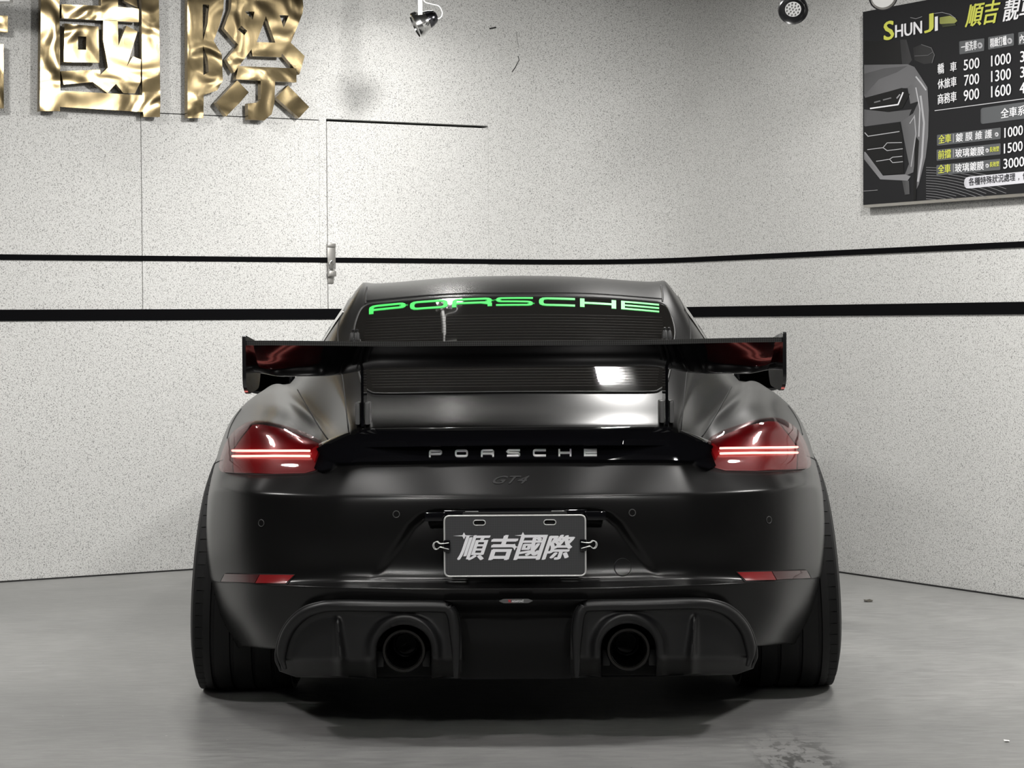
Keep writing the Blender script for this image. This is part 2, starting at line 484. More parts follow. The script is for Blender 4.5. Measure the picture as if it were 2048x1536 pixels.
# black stripes that run round the walls
def fillet_off(o):
    out = []
    for i, p in enumerate(fil):
        a, b = fil[max(0, i - 1)], fil[min(len(fil) - 1, i + 1)]
        t = (b - a).normalized(); nn = V((t.y, -t.x, 0))
        out.append(p + nn * o)
    return out
path = [Lp(-7, 0, .006)] + fillet_off(.006) + [Rp(8, 0, .006)]
pathb = [Lp(-7, 0, -.004)] + fillet_off(-.004) + [Rp(8, 0, -.004)]
for nm, z0, z1, m_ in (('trim_1', 1.329, 1.3515, M_stripe), ('trim_2', 1.0775, 1.124, M_stripe), ('trim_3', 0.0, .006, M_seam)):
    n = len(path); vs = [p + V((0, 0, z)) for p in path for z in (z0, z1)] + [p + V((0, 0, z)) for p in pathb for z in (z0, z1)]
    fs = []
    for i in range(n - 1):
        a = 2 * i; b = 2 * n + 2 * i
        fs += [(a, a + 2, a + 3, a + 1), (a + 1, a + 3, b + 3, b + 1), (a, b, b + 2, a + 2), (b, b + 1, b + 3, b + 2)]
    tag(mesh(nm, vs, fs, m_), kind='structure')

# ------------------------------------------------------------------ car body: control cage, limit-fitted subdivision surface
top = [
 # nose ... tail, columns from the centre line to the shoulder
 [W(0, 3.38, .60), W(.2, 3.37, .60), W(.38, 3.33, .60), W(.48, 3.29, .60), W(.58, 3.22, .60), W(.66, 3.14, .60), W(.73, 3.05, .60), W(.78, 2.93, .58)],
 [W(0, 2.9, .70), W(.2, 2.9, .70), W(.4, 2.89, .69), W(.5, 2.88, .69), W(.6, 2.87, .70), W(.68, 2.85, .71), W(.76, 2.8, .71), W(.83, 2.75, .66)],
 [W(0, 2.45, .78), W(.22, 2.45, .78), W(.42, 2.45, .77), W(.53, 2.45, .77), W(.63, 2.45, .79), W(.70, 2.45, .81), W(.79, 2.45, .80), W(.865, 2.45, .72)],
 [W(0, 2.0, .84), W(.25, 2, .84), W(.45, 2, .84), W(.58, 2, .83), W(.67, 2, .83), W(.74, 2, .83), W(.81, 2, .81), W(.865, 2, .73)],
 [W(0, 1.8, .90), W(.28, 1.79, .89), W(.52, 1.77, .885), W(.64, 1.75, .87), W(.72, 1.75, .855), W(.77, 1.75, .845), W(.82, 1.75, .82), W(.865, 1.75, .73)],
 [W(0, 1.38, 1.13), W(.28, 1.37, 1.125), W(.50, 1.35, 1.10), W(.60, 1.33, 1.05), W(.735, 1.35, .87), W(.775, 1.35, .85), W(.825, 1.35, .825), W(.865, 1.35, .73)],
 [P(0, 552, 1.0), P(150, 556, 1.0), P(284, 568, 1.0), P(318, 587, 1.0), W(.735, 1.0, .875), W(.775, 1.0, .855), W(.825, 1.0, .83), W(.86, 1.0, .735)],
 [P(0, 584, .62), P(150, 587, .62), P(292, 599, .62), P(343, 619, .62), W(.69, .62, .89), W(.745, .62, .87), W(.805, .62, .84), W(.85, .62, .745)],
 [W(0, .25, 1.057), W(.24, .25, 1.054), W(.475, .25, 1.022), W(.573, .25, .99), W(.655, .25, .880), W(.70, .25, .868), W(.77, .25, .852), W(.845, .25, .76)],
 [W(0, -.05, .972), W(.22, -.05, .970), W(.458, -.05, .948), W(.545, -.05, .912), W(.622, -.05, .848), W(.685, -.05, .856), W(.755, -.05, .842), P(566, 835, -.05)],
 [P(0, 784, -.40), P(150, 785, -.40), P(314, 792, -.40), P(352, 805, -.38), P(392, 838, -.37), P(440, 818, -.34), P(508, 806, -.28), P(566, 845, -.22)],
 [P(0, 824, -.62), P(150, 825, -.62), P(306, 829, -.615), P(338, 839, -.60), P(380, 864, -.57), P(440, 843, -.52), P(510, 826, -.45), P(566, 858, -.38)],
 [P(0, 854, -.76), P(150, 854.5, -.758), P(300, 858, -.745), P(332, 865, -.735), P(384, 886, -.70), P(440, 867, -.66), P(513, 847, -.60), P(562, 868, -.49)],
]
def fwd_side(c7):
    out = []
    for z, o in ((.69, .012), (.63, .018), (.57, .018), (.54, .017), (.45, .010), (.35, .002), (.31, .0), (.24, .003), (.17, -.008), (.19, -.08)):
        out.append(W(c7.x + o, c7.y, min(z, c7.z - .03)))
    return out
side = [fwd_side(t[7]) for t in top[:8]]
side.append([W(x, .25, z) for x, z in ((.868, .69), (.882, .63), (.890, .57), (.892, .54), (.890, .45), (.882, .35), (.877, .31), (.872, .24), (.857, .17), (.79, .19))])
def sd(rows, Y): return [P(a, b, Y) for a, b in rows]
side.append(sd([(592, 895), (609, 942), (617, 985), (619, 1010), (622, 1070), (620, 1140), (617, 1165), (609, 1230), (598, 1292), (560, 1285)], -.05))
side.append(sd([(588, 898), (606, 944), (615, 982), (618, 1008), (621, 1070), (618, 1145), (614, 1165), (600, 1230), (570, 1290), (530, 1283)], -.22))
side.append(sd([(584, 902), (599, 945), (610, 980), (614, 1006), (618, 1072), (613, 1148), (607, 1163), (589, 1230), (548, 1290), (515, 1284)], -.38))
def rr(y, dxs, Ys): return [P(d, (y[i] if isinstance(y, (list, tuple)) else y), Y) for i, (d, Y) in enumerate(zip(dxs, Ys))]
rear = [
 rr([892, 892, 894, 896, 903, 905, 904, 906], [0, 150, 302, 336, 388, 450, 524, 573], [-.80, -.798, -.785, -.775, -.757, -.715, -.638, -.503]),
 rr([928, 928, 929, 932, 940, 944, 946, 945], [0, 155, 304, 342, 397, 457, 530, 581], [-.838, -.836, -.822, -.813, -.797, -.757, -.675, -.512]),
 rr([986, 985.5, 984, 983, 981, 979, 976, 972], [0, 160, 312, 366, 423, 484, 547, 592], [-.905, -.90, -.876, -.86, -.83, -.785, -.70, -.53]),
 rr([1010, 1009, 1008, 1007, 1005, 1003, 1000, 998], [0, 160, 313, 368, 425, 486, 549, 595], [-.915, -.91, -.887, -.872, -.843, -.797, -.71, -.53]),
 rr([1080, 1080, 1080, 1080, 1080, 1079, 1077, 1074], [0, 160, 314, 369, 426, 487, 550, 599], [-.915, -.912, -.892, -.878, -.85, -.80, -.713, -.52]),
 rr([1152, 1152, 1150, 1150, 1150, 1150, 1150, 1149], [0, 160, 313, 367, 423, 483, 546, 597], [-.912, -.909, -.892, -.878, -.851, -.81, -.715, -.51]),
 rr([1178, 1177.5, 1174, 1173, 1171, 1169, 1166, 1162], [0, 160, 313, 367, 422, 481, 544, 594], [-.953, -.951, -.933, -.918, -.885, -.828, -.719, -.50]),
 rr(1230, [0, 160, 310, 363, 415, 470, 530, 573], [-.915, -.913, -.895, -.88, -.847, -.79, -.69, -.49]),
 rr([1293, 1293, 1293, 1293, 1293, 1294, 1294, 1291], [0, 160, 300, 350, 400, 450, 498, 532], [-.86, -.86, -.85, -.83, -.79, -.735, -.63, -.475]),
 rr([1288] * 8, [0, 160, 290, 340, 385, 430, 475, 505], [-.76, -.76, -.75, -.73, -.69, -.64, -.55, -.43]),
]
NR_ = 10
for r in range(NR_): pass
side.append([rear[r][7] for r in range(NR_)])
nf = top[0]
front = []
for r in range(NR_):
    e = side[0][r]; row = []
    for c in range(8):
        k = nf[c].x / nf[7].x
        row.append(W(nf[c].x / nf[7].x * e.x, nf[c].y + (.04 if 2 < r < 9 else 0) * (1 - k) + (.03 if r > 3 else 0) * 0, e.z if c == 7 else min(e.z, .57 - .05 * r) if r < 9 else .2))
    row[7] = e; front.append(row)
verts, vid = [], {}
def add(p, key):
    vid[key] = len(verts); verts.append(p)
for sgn in (1, -1):
    def mp_(p): return V((p.x * sgn, p.y, p.z))
    for j in range(13):
        for c in range(8):
            if c == 0 and sgn < 0: vid[(sgn, 't', j, 0)] = vid[(1, 't', j, 0)]; continue
            add(mp_(top[j][c]), (sgn, 't', j, c))
        for r in range(NR_): add(mp_(side[j][r]), (sgn, 's', j, r))
    for nm, arr in (('r', rear), ('f', front)):
        for r in range(NR_):
            for c in range(8):
                if c == 7: vid[(sgn, nm, r, 7)] = vid[(sgn, 's', 12 if nm == 'r' else 0, r)]; continue
                if c == 0 and sgn < 0: vid[(sgn, nm, r, 0)] = vid[(1, nm, r, 0)]; continue
                add(mp_(arr[r][c]), (sgn, nm, r, c))
faces = []; crease = {}
for sgn in (1, -1):
    T = lambda j, c: vid[(sgn, 't', j, c)]
    S = lambda j, r: vid[(sgn, 't', j, 7)] if r < 0 else vid[(sgn, 's', j, r)]
    R = lambda r, c: vid[(sgn, 't', 12, c)] if r < 0 else vid[(sgn, 'r', r, c)]
    Fr = lambda r, c: vid[(sgn, 't', 0, c)] if r < 0 else vid[(sgn, 'f', r, c)]
    def q(a, b, c, d): faces.append((a, b, c, d) if sgn > 0 else (d, c, b, a))
    for j in range(12):
        for c in range(7): q(T(j, c), T(j + 1, c), T(j + 1, c + 1), T(j, c + 1))
        for r in range(-1, NR_ - 1): q(S(j, r), S(j + 1, r), S(j + 1, r + 1), S(j, r + 1))
    for r in range(-1, NR_ - 1):
        for c in range(7):
            q(R(r, c), R(r + 1, c), R(r + 1, c + 1), R(r, c + 1))
            q(Fr(r, c), Fr(r, c + 1), Fr(r + 1, c + 1), Fr(r + 1, c))
    for c in range(7):
        crease[(R(2, c), R(2, c + 1))] = .34 if c < 5 else (.25 if c == 5 else .12)
        crease[(R(6, c), R(6, c + 1))] = .80
        crease[(R(8, c), R(8, c + 1))] = .7
        crease[(R(1, c), R(1, c + 1))] = .35
        crease[(R(-1, c), R(-1, c + 1))] = .3
    for j in (11, 10):
        crease[(S(j, 6), S(j + 1, 6))] = .5 if j == 11 else .2
        crease[(S(j, 8), S(j + 1, 8))] = .6
cage = bpy.data.meshes.new('body')
cage.from_pydata([tuple(v) for v in verts], [], faces); cage.update()
at_ = cage.attributes.new('crease_edge', 'FLOAT', 'EDGE')
ek = {tuple(sorted(e.vertices)): e.index for e in cage.edges}
for k, val in crease.items(): at_.data[ek[tuple(sorted(k))]].value = val
tmp = bpy.data.objects.new('body_cage', cage); COL.objects.link(tmp)
sub = tmp.modifiers.new('s', 'SUBSURF'); sub.levels = 3; sub.use_limit_surface = True
target = [v.copy() for v in verts]; cur = [v.copy() for v in verts]
def evaluated():
    dg = bpy.context.evaluated_depsgraph_get(); dg.update()
    return bpy.data.meshes.new_from_object(tmp.evaluated_get(dg))
for it in range(4):
    ev = evaluated()
    for i in range(len(verts)):
        cur[i] += (target[i] - ev.vertices[i].co) * .8
        if abs(target[i].x) < 1e-6: cur[i].x = 0
    bpy.data.meshes.remove(ev)
    cage.vertices.foreach_set('co', [c for v in cur for c in v]); cage.update()
sub.levels = 4
body_me = evaluated()
bpy.data.objects.remove(tmp)

# pods of the rear diffuser (picture outline, right half)
POD = [(440, 1352), (474, 1340), (481, 1318), (480, 1294), (471, 1263), (453, 1235), (427, 1213), (396, 1201), (360, 1197),
       (250, 1199), (142, 1201), (122, 1213), (113, 1236), (109, 1283), (108, 1356)]
RECESS = [(-292, 1158), (-262, 1120), (-235, 1082), (-212, 1048), (-190, 1029), (-160, 1021), (160, 1021), (190, 1029), (212, 1048), (235, 1082), (262, 1120), (292, 1158)]

bm = bmesh.new(); bm.from_mesh(body_me)
# number-plate recess pressed into the bumper (finer mesh there first)
def zone(v):
    if v.co.y > -.75: return False
    dx, y = pix(v.co); return abs(dx) < 325 and 1008 < y < 1168
zs = {v for v in bm.verts if zone(v)}
bmesh.ops.subdivide_edges(bm, edges=list({e for f in bm.faces if all(v in zs for v in f.verts) for e in f.edges}), cuts=2, use_grid_fill=True)
rec = [V(p) for p in RECESS]
for v in bm.verts:
    if v.co.y < -.75:
        dx, y = pix(v.co)
        if abs(dx) < 330 and 1000 < y < 1170:
            ins = inside((dx, y), RECESS)
            d = polyd((dx, y), RECESS, False); sgnd = d if ins else -d
            k = sstep(-6, 14, sgnd) * max(0.0, min(1.0, (1162 - y) / 140))
            v.co.y += .027 * k
bm.normal_update()
BV = BVHTree.FromBMesh(bm)            # the uncut surface, used to lay trim on
# openings: wheel arches and the zone behind the diffuser
RA = .362
dele = []
for v in bm.verts:
    hit = False
    for yc in (0.0, 2.47):
        if abs(v.co.x) > .52 and v.co.z < .80 and (v.co.y - yc) ** 2 + (v.co.z - .348) ** 2 < RA * RA: hit = True
    if not hit and v.co.y < -.45:
        dx, y = pix(v.co); a = abs(dx)
        if (a < 112 and y > 1212) or (y > 1212 and inside((a, y), [(108, 1400)] + [(x * .985 + 1, yy + 8) for x, yy in POD[1:-1]] + [(108, 1400)])) or (a < 470 and y > 1300 and v.co.z < .215): hit = True
    if hit: dele.append(v)
bmesh.ops.delete(bm, geom=dele, context='VERTS')
lip = []
for e in bm.edges:
    if e.is_boundary:
        for v in e.verts:
            for yc in (0.0, 2.47):
                d = V((v.co.y - yc, v.co.z - .348))
                if abs(v.co.x) > .5 and abs(d.length - RA) < .03 and v.co.z > .19:
                    d.normalize(); v.co.y = yc + d.x * RA; v.co.z = .348 + d.y * RA
                    lip.append(e)
lip = list(set(lip))
ex = bmesh.ops.extrude_edge_only(bm, edges=lip)
for g in ex['geom']:
    if isinstance(g, bmesh.types.BMVert): g.co.x -= math.copysign(.05, g.co.x)
bm.normal_update()
bm.to_mesh(body_me); bm.free()
for p in body_me.polygons: p.use_smooth = True
body_me.name = 'body'

car = tag(empty('sports_car', (0, 0, 0)),
          'satin black two-door sports coupe seen from behind, with tall rear wing, lit red tail lights and green rear window lettering', 'car')
car['label'] = 'satin black sports coupe seen from behind with tall rear wing and lit tail lights'
body = link('body', body_me, M_paint, car)

def cast(dx, y, off=0.0, fallbackY=-.7):
    d = ray(dx, y).normalized()
    h = BV.ray_cast(CAM, d)
    if h[0] is None: return P(dx, y, fallbackY), V((0, -1, 0))
    n = h[1]
    if n.dot(d) > 0: n = -n
    return h[0] + n * off, n
_cache = {}
def shell(name, outline, m, parent=car, off=.003, th=.008, step=8, bulge=0.0, bw=20.0, fallY=-.7, off_fn=None, holes=(), deg=50):
    """a conforming piece laid on the body: the outline is cast onto the surface and given thickness"""
    if step:
        dn = []
        for i in range(len(outline)):
            a, b = V(outline[i]), V(outline[(i + 1) % len(outline)])
            cnt = max(1, int((b - a).length / step + .5))
            dn += [tuple(a.lerp(b, k / cnt)) for k in range(cnt)]
        outline = dn
    pts, tris = tri_fill(outline, step, holes)
    fr, bk = [], []
    for p in pts:
        d = polyd((p.x, p.y), outline) if (bulge or off_fn) else 0
        o = off + (bulge * (1 - (1 - min(1, d / bw)) ** 2) if bulge else 0)
        if off_fn: o += off_fn(p.x, p.y, d)
        q, n = cast(p.x, p.y, 0, fallY)
        fr.append(q + n * o); bk.append(q + n * (o - th))
    return thick(name, fr, bk, tris, m, parent, deg)
def seam(name, pts, r=.0022, m=None, parent=car, off=.0003, n=8, smooth=5):
    q = crv(pts, smooth) if len(pts) > 2 else [V(pts[0]).lerp(V(pts[1]), k / 12) for k in range(13)]
    return tube(name, [cast(p[0], p[1], off)[0] for p in q], r, m or M_gap, parent, 6)
def mir(poly): return [(-x, y) for x, y in poly]

# ---- rear glass
GL = [(-300, 622), (-294, 609), (-270, 603), (-150, 596), (0, 594), (150, 596), (270, 603), (294, 609), (308, 622), (320, 660), (318, 700), (311, 740), (303, 768), (290, 783), (262, 787), (120, 786), (0, 785.5)]
GL = [(0, 594), (150, 596.5), (268, 605), (296, 610), (310, 624), (321, 662), (318, 700), (312, 740), (304, 768), (290, 782), (262, 787), (120, 786)]
GL = GL + [(0, 785.5)] + [(-x, y) for x, y in GL[:0:-1]]
GLs = [tuple(p) for p in crv([V(p) for p in GL], 4, True)]
glass = shell('rear_window', GLs, M_glass, off=.002, th=.006, step=9, deg=60)
tube('window_trim', [cast(p[0], p[1], .002)[0] for p in GLs], .0028, M_plastic, glass, 6, True)

M_wire = mat('heating_wire_brown', (.017, .013, .010), .5)
for k in range(26):
    y = 636 + k * 5.7
    wd = 300 - abs(k - 6) * .8
    tube('heating_wire', [cast(-wd + 2 * wd * t / 24, y - 5 + 7 * ((t - 12) / 12) ** 2 * (1 - k / 27), .0022)[0] for t in range(25)], .0004, M_wire, glass, 4)

# ---- stroked capital letters (P O R S C H E)
def stroke_poly(pl, wd, closed=False):
    """outline of a mitred stroke of half width wd"""
    pl = [V(p) for p in pl]; N = len(pl); L_, R_ = [], []
    for i in range(N):
        a = pl[i - 1] if (closed or i > 0) else None
        b = pl[(i + 1) % N] if (closed or i < N - 1) else None
        d1 = (pl[i] - a).normalized() if a is not None else None
        d2 = (b - pl[i]).normalized() if b is not None else None
        if d1 is None: d1 = d2
        if d2 is None: d2 = d1
        n1, n2 = V((-d1.y, d1.x)), V((-d2.y, d2.x))
        mm = (n1 + n2)
        mm = n1 if mm.length < 1e-6 else mm / max(.35, mm.length_squared) * 2
        L_.append(pl[i] + mm * wd); R_.append(pl[i] - mm * wd)
    return L_, R_
def corner(pl, r, closed=False, n=3):
    out = []; N = len(pl)
    for i in range(N):
        if not closed and i in (0, N - 1): out.append(V(pl[i])); continue
        p, a, b = V(pl[i]), V(pl[i - 1]), V(pl[(i + 1) % N])
        da, db = a - p, b - p; m = min(r, da.length * .5, db.length * .5)
        s, e = p + da.normalized() * m, p + db.normalized() * m
        for k in range(n + 1):
            t = k / n; out.append(s * (1 - t) ** 2 + p * 2 * t * (1 - t) + e * t * t)
    return out
def glyph(ch, w_, h_, t):
    """polylines in a w x h box, stroke half width t"""
    l, r, b, T_ = t, w_ - t, t, h_ - t; m = h_ * .45; rr_ = h_ * .28
    if ch == 'P': return [(corner([(l, 0), (l, T_), (r, T_), (r, m), (l, m)], rr_), False)]
    if ch == 'O': return [(corner([(l, b), (l, T_), (r, T_), (r, b)], rr_, True), True)]
    if ch == 'R': return [(corner([(l, 0), (l, T_), (r, T_), (r, m), (l, m)], rr_), False), ([V((r - w_ * .22, m)), V((r, m * .7)), V((r, 0))], False)]
    if ch == 'S': return [(corner([(w_, T_), (l, T_), (l, h_ * .53), (r, h_ * .47), (r, b), (0, b)], rr_), False)]
    if ch == 'C': return [(corner([(w_, T_), (l, T_), (l, b), (w_, b)], rr_), False)]
    if ch == 'H': return [([V((l, 0)), V((l, h_))], False), ([V((r, 0)), V((r, h_))], False), ([V((l, h_ * .5)), V((r, h_ * .5))], False)]
    if ch == 'E': return [([V((w_, T_)), V((l, T_)), V((l, b)), V((w_, b))], False), ([V((l, h_ * .5)), V((w_, h_ * .5))], False)]
def letter(name, ch, w_, h_, t, mapf, m, parent, th, sub=3):
    fr, bk, fs = [], [], []
    for pl, closed in glyph(ch, w_, h_, t):
        dense = []
        N = len(pl)
        for i in range(N if closed else N - 1):
            a, b = pl[i], pl[(i + 1) % N]
            for k in range(sub): dense.append(a.lerp(b, k / sub))
        if not closed: dense.append(pl[-1])
        L_, R_ = stroke_poly(dense, t, closed); base = len(fr)
        for a, b in zip(L_, R_):
            for p in (a, b):
                q, n = mapf(p.x, p.y); fr.append(q); bk.append(q - n * th)
        M = len(dense)
        for i in range(M if closed else M - 1):
            j = (i + 1) % M
            fs.append((base + 2 * i, base + 2 * i + 1, base + 2 * j + 1, base + 2 * j))
    return thick(name, fr, bk, fs, m, parent, 40)

# green vinyl lettering along the top of the rear window
gx = [(-290, -216), (-208, -132), (-124, -44), (-36, 38), (50, 122), (132, 204), (214, 290)]
for ch, (x0, x1) in zip('PORSCHE', gx):
    def mf(u, v, x0=x0):
        dx = x0 + u
        yb = 613.0 + 15.5 * (dx / 290) ** 2
        return cast(dx, yb - v * 16.8 / 40, .0032)
    letter('window_letter', ch, x1 - x0, 40, 4.5 if ch not in 'SE' else 3.7, mf, M_green, glass, .0015, 4)
# silver lettering between the lamps is added once the black panel exists

# ---- spoiler lip
def lip_sec(dx):
    a = abs(dx)
    yt = 853.5 + 2.0 * (a / 300) ** 2 if a < 300 else 855.5 + 29 * ((a - 300) / 92) ** 1.35
    yb = 891 + (a / 392) ** 2 * 4
    k = 1 - sstep(230, 400, a)
    Yt = -.772 + .05 * sstep(200, 400, a) + .022 * sstep(340, 392, a)
    Yb = -.852 + .080 * sstep(150, 400, a) + .02 * sstep(330, 392, a)
    yt = min(yt, yb - 4)
    ym = yt + (yb - yt) * .35
    front_ = P(dx, yt + 1.0, Yt + .05); front_.z -= .012
    return [front_, P(dx, yt - .3, Yt + .012), P(dx, yt + .4, Yt), P(dx, ym, Yt + (Yb - Yt) * .5), P(dx, yb - 3, Yb + .001), P(dx, yb, Yb + .001), P(dx, yb + 1.5, Yb + .012), P(dx, yb - 4, Yb + .075)]
xs = [-392 + 784 * i / 96 for i in range(97)]
vs, fs = [], []
for x in xs: vs += lip_sec(x)
k = 8
for i in range(96):
    for j in range(k):
        fs.append((i * k + j, i * k + (j + 1) % k, (i + 1) * k + (j + 1) % k, (i + 1) * k + j))
fs += [tuple(range(k)), tuple(96 * k + j for j in range(k))]
o = keep(mesh('spoiler_lip', vs, fs, M_gblack), car); sharp(o, 50)

# ---- gloss panel between the tail lights with the silver letters
PANEL = [(-396, 902), (-372, 893), (-300, 888), (0, 886), (300, 888), (372, 893), (396, 902), (372, 924), (350, 929), (300, 927), (0, 925), (-300, 927), (-350, 929), (-372, 924)]
panel = shell('tail_panel', rounded([V(p) for p in PANEL], 6), M_gblack, off=.012, th=.018, step=9)
for ch, x0 in zip('PORSCHE', (857, 909, 961, 1013, 1065, 1116, 1167)):
    def mf(u, v, x0=x0):
        q, n = cast(x0 - 1029 + u, 912.5 - v); d = (q - CAM).normalized()
        return q - d * (.0150 / max(.2, -n.dot(d))), n
    letter('panel_letter', ch, 26, 14.2, 1.65, mf, M_letter, panel, .0035)

# ---- model badge on the shelf under the panel
def text_mesh(body_, offset=0.0, shear=0.0, spacing=1.0, res=3):
    c = bpy.data.curves.new('t', 'FONT'); c.body = body_; c.offset = offset; c.shear = shear; c.space_character = spacing; c.resolution_u = res; c.fill_mode = 'FRONT'
    o = bpy.data.objects.new('t', c); COL.objects.link(o)
    dg = bpy.context.evaluated_depsgraph_get(); dg.update()
    me = bpy.data.meshes.new_from_object(o.evaluated_get(dg))
    bpy.data.objects.remove(o); bpy.data.curves.remove(c)
    vs = [v.co.copy() for v in me.vertices]; fs = [tuple(p.vertices) for p in me.polygons]
    bpy.data.meshes.remove(me)
    x0, x1 = min(v.x for v in vs), max(v.x for v in vs); y0, y1 = min(v.y for v in vs), max(v.y for v in vs)
    return [((v.x - x0) / (x1 - x0), (v.y - y0) / (y1 - y0)) for v in vs], fs
def text_on(name, body_, mapf, m, parent, th=.001, bold=0.0, shear=0.0, spacing=1.0, vb=None):
    """flat lettering; bold thickens the strokes by laying shifted copies of the outline over each other"""
    uv, fs = text_mesh(body_, 0.0, shear, spacing)
    vb = bold if vb is None else vb
    nch = max(1, len(body_))
    sh = [(0, 0)] if not bold else [(-bold / nch, 0), (bold / nch, 0), (0, vb), (0, -vb), (-bold / nch, -vb), (bold / nch, vb)]
    fr, bk, F_ = [], [], []
    for k, (du, dv) in enumerate(sh):
        b0 = len(fr)
        for u, v in uv:
            q, n = mapf(u * (1 - 2 * bold / nch) + bold / nch + du, v * (1 - 2 * vb) + vb + dv)
            q = q + n * (.00004 * k); fr.append(q); bk.append(q - n * th)
        F_ += [tuple(i + b0 for i in f) for f in fs]
    return thick(name, fr, bk, F_, m, parent, 30)
def mf(u, v): return cast(-45 + 74 * u, 968 - 16 * v, .0012)
text_on('model_badge', 'GT4', mf, M_plastic, car, .003, .02, .5)
BY = -.967
bo = rounded([V(p) for p in ((-35, 1201.8), (-25, 1197.8), (25, 1197.8), (35, 1201.8), (25, 1206.3), (-25, 1206.3))], 3)
pts, tris = tri_fill(bo, 0)
o = thick('exhaust_badge', [P(p.x, p.y, BY) for p in pts], [P(p.x, p.y, BY + .010) for p in pts], tris, M_foot, car, 40)
M_redp = mat('red_print', (.55, .02, .03), .5); M_whitep = mat('white_print', (.85, .85, .86), .55)
def mf(u, v): return P(-16 + 6.5 * u, 1204.6 - 5.2 * v, BY - .0008), V((0, -1, 0))
text_on('badge_mark', 'X', mf, M_redp, o, .0006, .03)
def mf(u, v): return P(-8.5 + 24 * u, 1204.6 - 5.2 * v, BY - .0008), V((0, -1, 0))
text_on('badge_text', 'AKRAPOVI\u010c', mf, M_whitep, o, .0006, .015)

# ---- tail lights
TL = [(387, 886), (420, 870), (470, 853), (505, 845), (528, 845), (556, 861), (574, 888), (584, 920), (585, 936), (580, 943), (540, 947), (480, 947.5), (420, 946), (392, 940), (380, 925), (378, 905)]
for s in (1, -1):
    ol = [(s * x, y) for x, y in TL]
    ol = [tuple(p) for p in rounded([V(p) for p in ol], [7, 4, 8, 14, 14, 12, 12, 8, 7, 5, 6, 6, 6, 10, 12, 10])]
    tl = shell('tail_light', ol, M_gap, off=.0005, th=.012, step=14)          # dark seat and gasket
    tl['label'] = 'lit red tail light on the ' + ('right' if s > 0 else 'left') + ' rear corner'
    red = [(s * x, y) for x, y in ((385, 889), (425, 871), (472, 854), (506, 847), (524, 847.5), (544, 872), (564, 900), (561, 942), (480, 945.5), (420, 944.5), (397, 938), (384, 912))]
    shell('lamp_bowl', red, M_redl, parent=tl, off=.002, th=.006, step=10)
    smo = [(s * x, y) for x, y in ((526, 847.5), (554, 862), (572, 888), (582, 921), (582.5, 936), (578, 941.5), (563, 942.5), (566, 900), (546, 872))]
    shell('smoked_bowl', smo, M_smoke, parent=tl, off=.003, th=.006, step=10)
    inn = [(s * x, y) for x, y in ((349, 911), (362, 905), (384, 893), (390, 915), (399, 938), (386, 944), (372, 941), (356, 928))]
    shell('inner_housing', inn, M_gblack, parent=tl, off=.010, th=.014, step=8)
    bez = [(s * x, y) for x, y in ((389, 897), (396, 893), (404, 900), (406, 912), (400, 924), (395, 912))]
    shell('end_facet', bez, mat('bright_red_facet', (.5, .03, .035), .2, .3, .6), parent=tl, off=.006, th=.006, step=0)
    for ya, yb in ((899.0, 903.5), (910.0, 913.5)):
        pts = []
        for k in range(16):
            t = k / 15; dx = 408 + (560 - 408) * t
            q, n = cast(s * dx, yb + (ya - yb) * t, .0075); pts.append(q)
        tube('light_strip', pts, .0030, M_strip, tl, 8)
    shell('lens', ol, M_lens, parent=tl, off=.0105, th=.002, step=9, bulge=.005, bw=22, deg=70)

# ---- bumper reflectors
for s in (1, -1):
    a = [(s * x, y) for x, y in ((440, 1146), (582, 1142), (591, 1160), (545, 1162.5), (458, 1167))]
    o = shell('bumper_reflector', rounded([V(p) for p in a], [2, 8, 2, 4, 4]), M_gap, off=.001, th=.008, step=10)
    o['label'] = 'red reflector strip low on the ' + ('right' if s > 0 else 'left') + ' of the bumper'
    a = [(s * x, y) for x, y in ((442, 1147.5), (510, 1146), (519, 1163.5), (460, 1165.5))]
    shell('red_insert', a, M_refl, parent=o, off=.003, th=.004, step=10)
    a = [(s * x, y) for x, y in ((511.5, 1146), (580, 1144), (588, 1159), (545, 1161), (520.5, 1163))]
    shell('dark_insert', a, M_reflD, parent=o, off=.003, th=.004, step=10)
# ---- parking sensors, tow-eye cover
for dx, y, rx in ((-508, 1043, 5.5), (-238, 1027, 6.5), (234, 1027, 6.5), (507, 1043, 5.0)):
    pts = [cast(dx + rx * math.cos(a * math.pi / 8), y + 6.8 * math.sin(a * math.pi / 8), .0006)[0] for a in range(16)]
    o = shell('parking_sensor', [(dx + rx * .8 * math.cos(a * math.pi / 8), y + 5.5 * math.sin(a * math.pi / 8)) for a in range(16)], M_paint, off=.001, th=.004, step=0)
    tube('sensor_ring', pts, .0012, mat('sensor_grey', (.05, .05, .05), .4), o, 6, True)
dx, y = 214, 1136
o = shell('tow_eye_cover', [(dx + 15.5 * math.cos(a * math.pi / 16), y + 16.5 * math.sin(a * math.pi / 16)) for a in range(32)], M_paint, off=.0015, th=.006, step=8)
tube('cover_gap', [cast(dx + 16.8 * math.cos(a * math.pi / 16), y + 17.8 * math.sin(a * math.pi / 16), .0004)[0] for a in range(32)], .0011, M_plastic, o, 6, True)

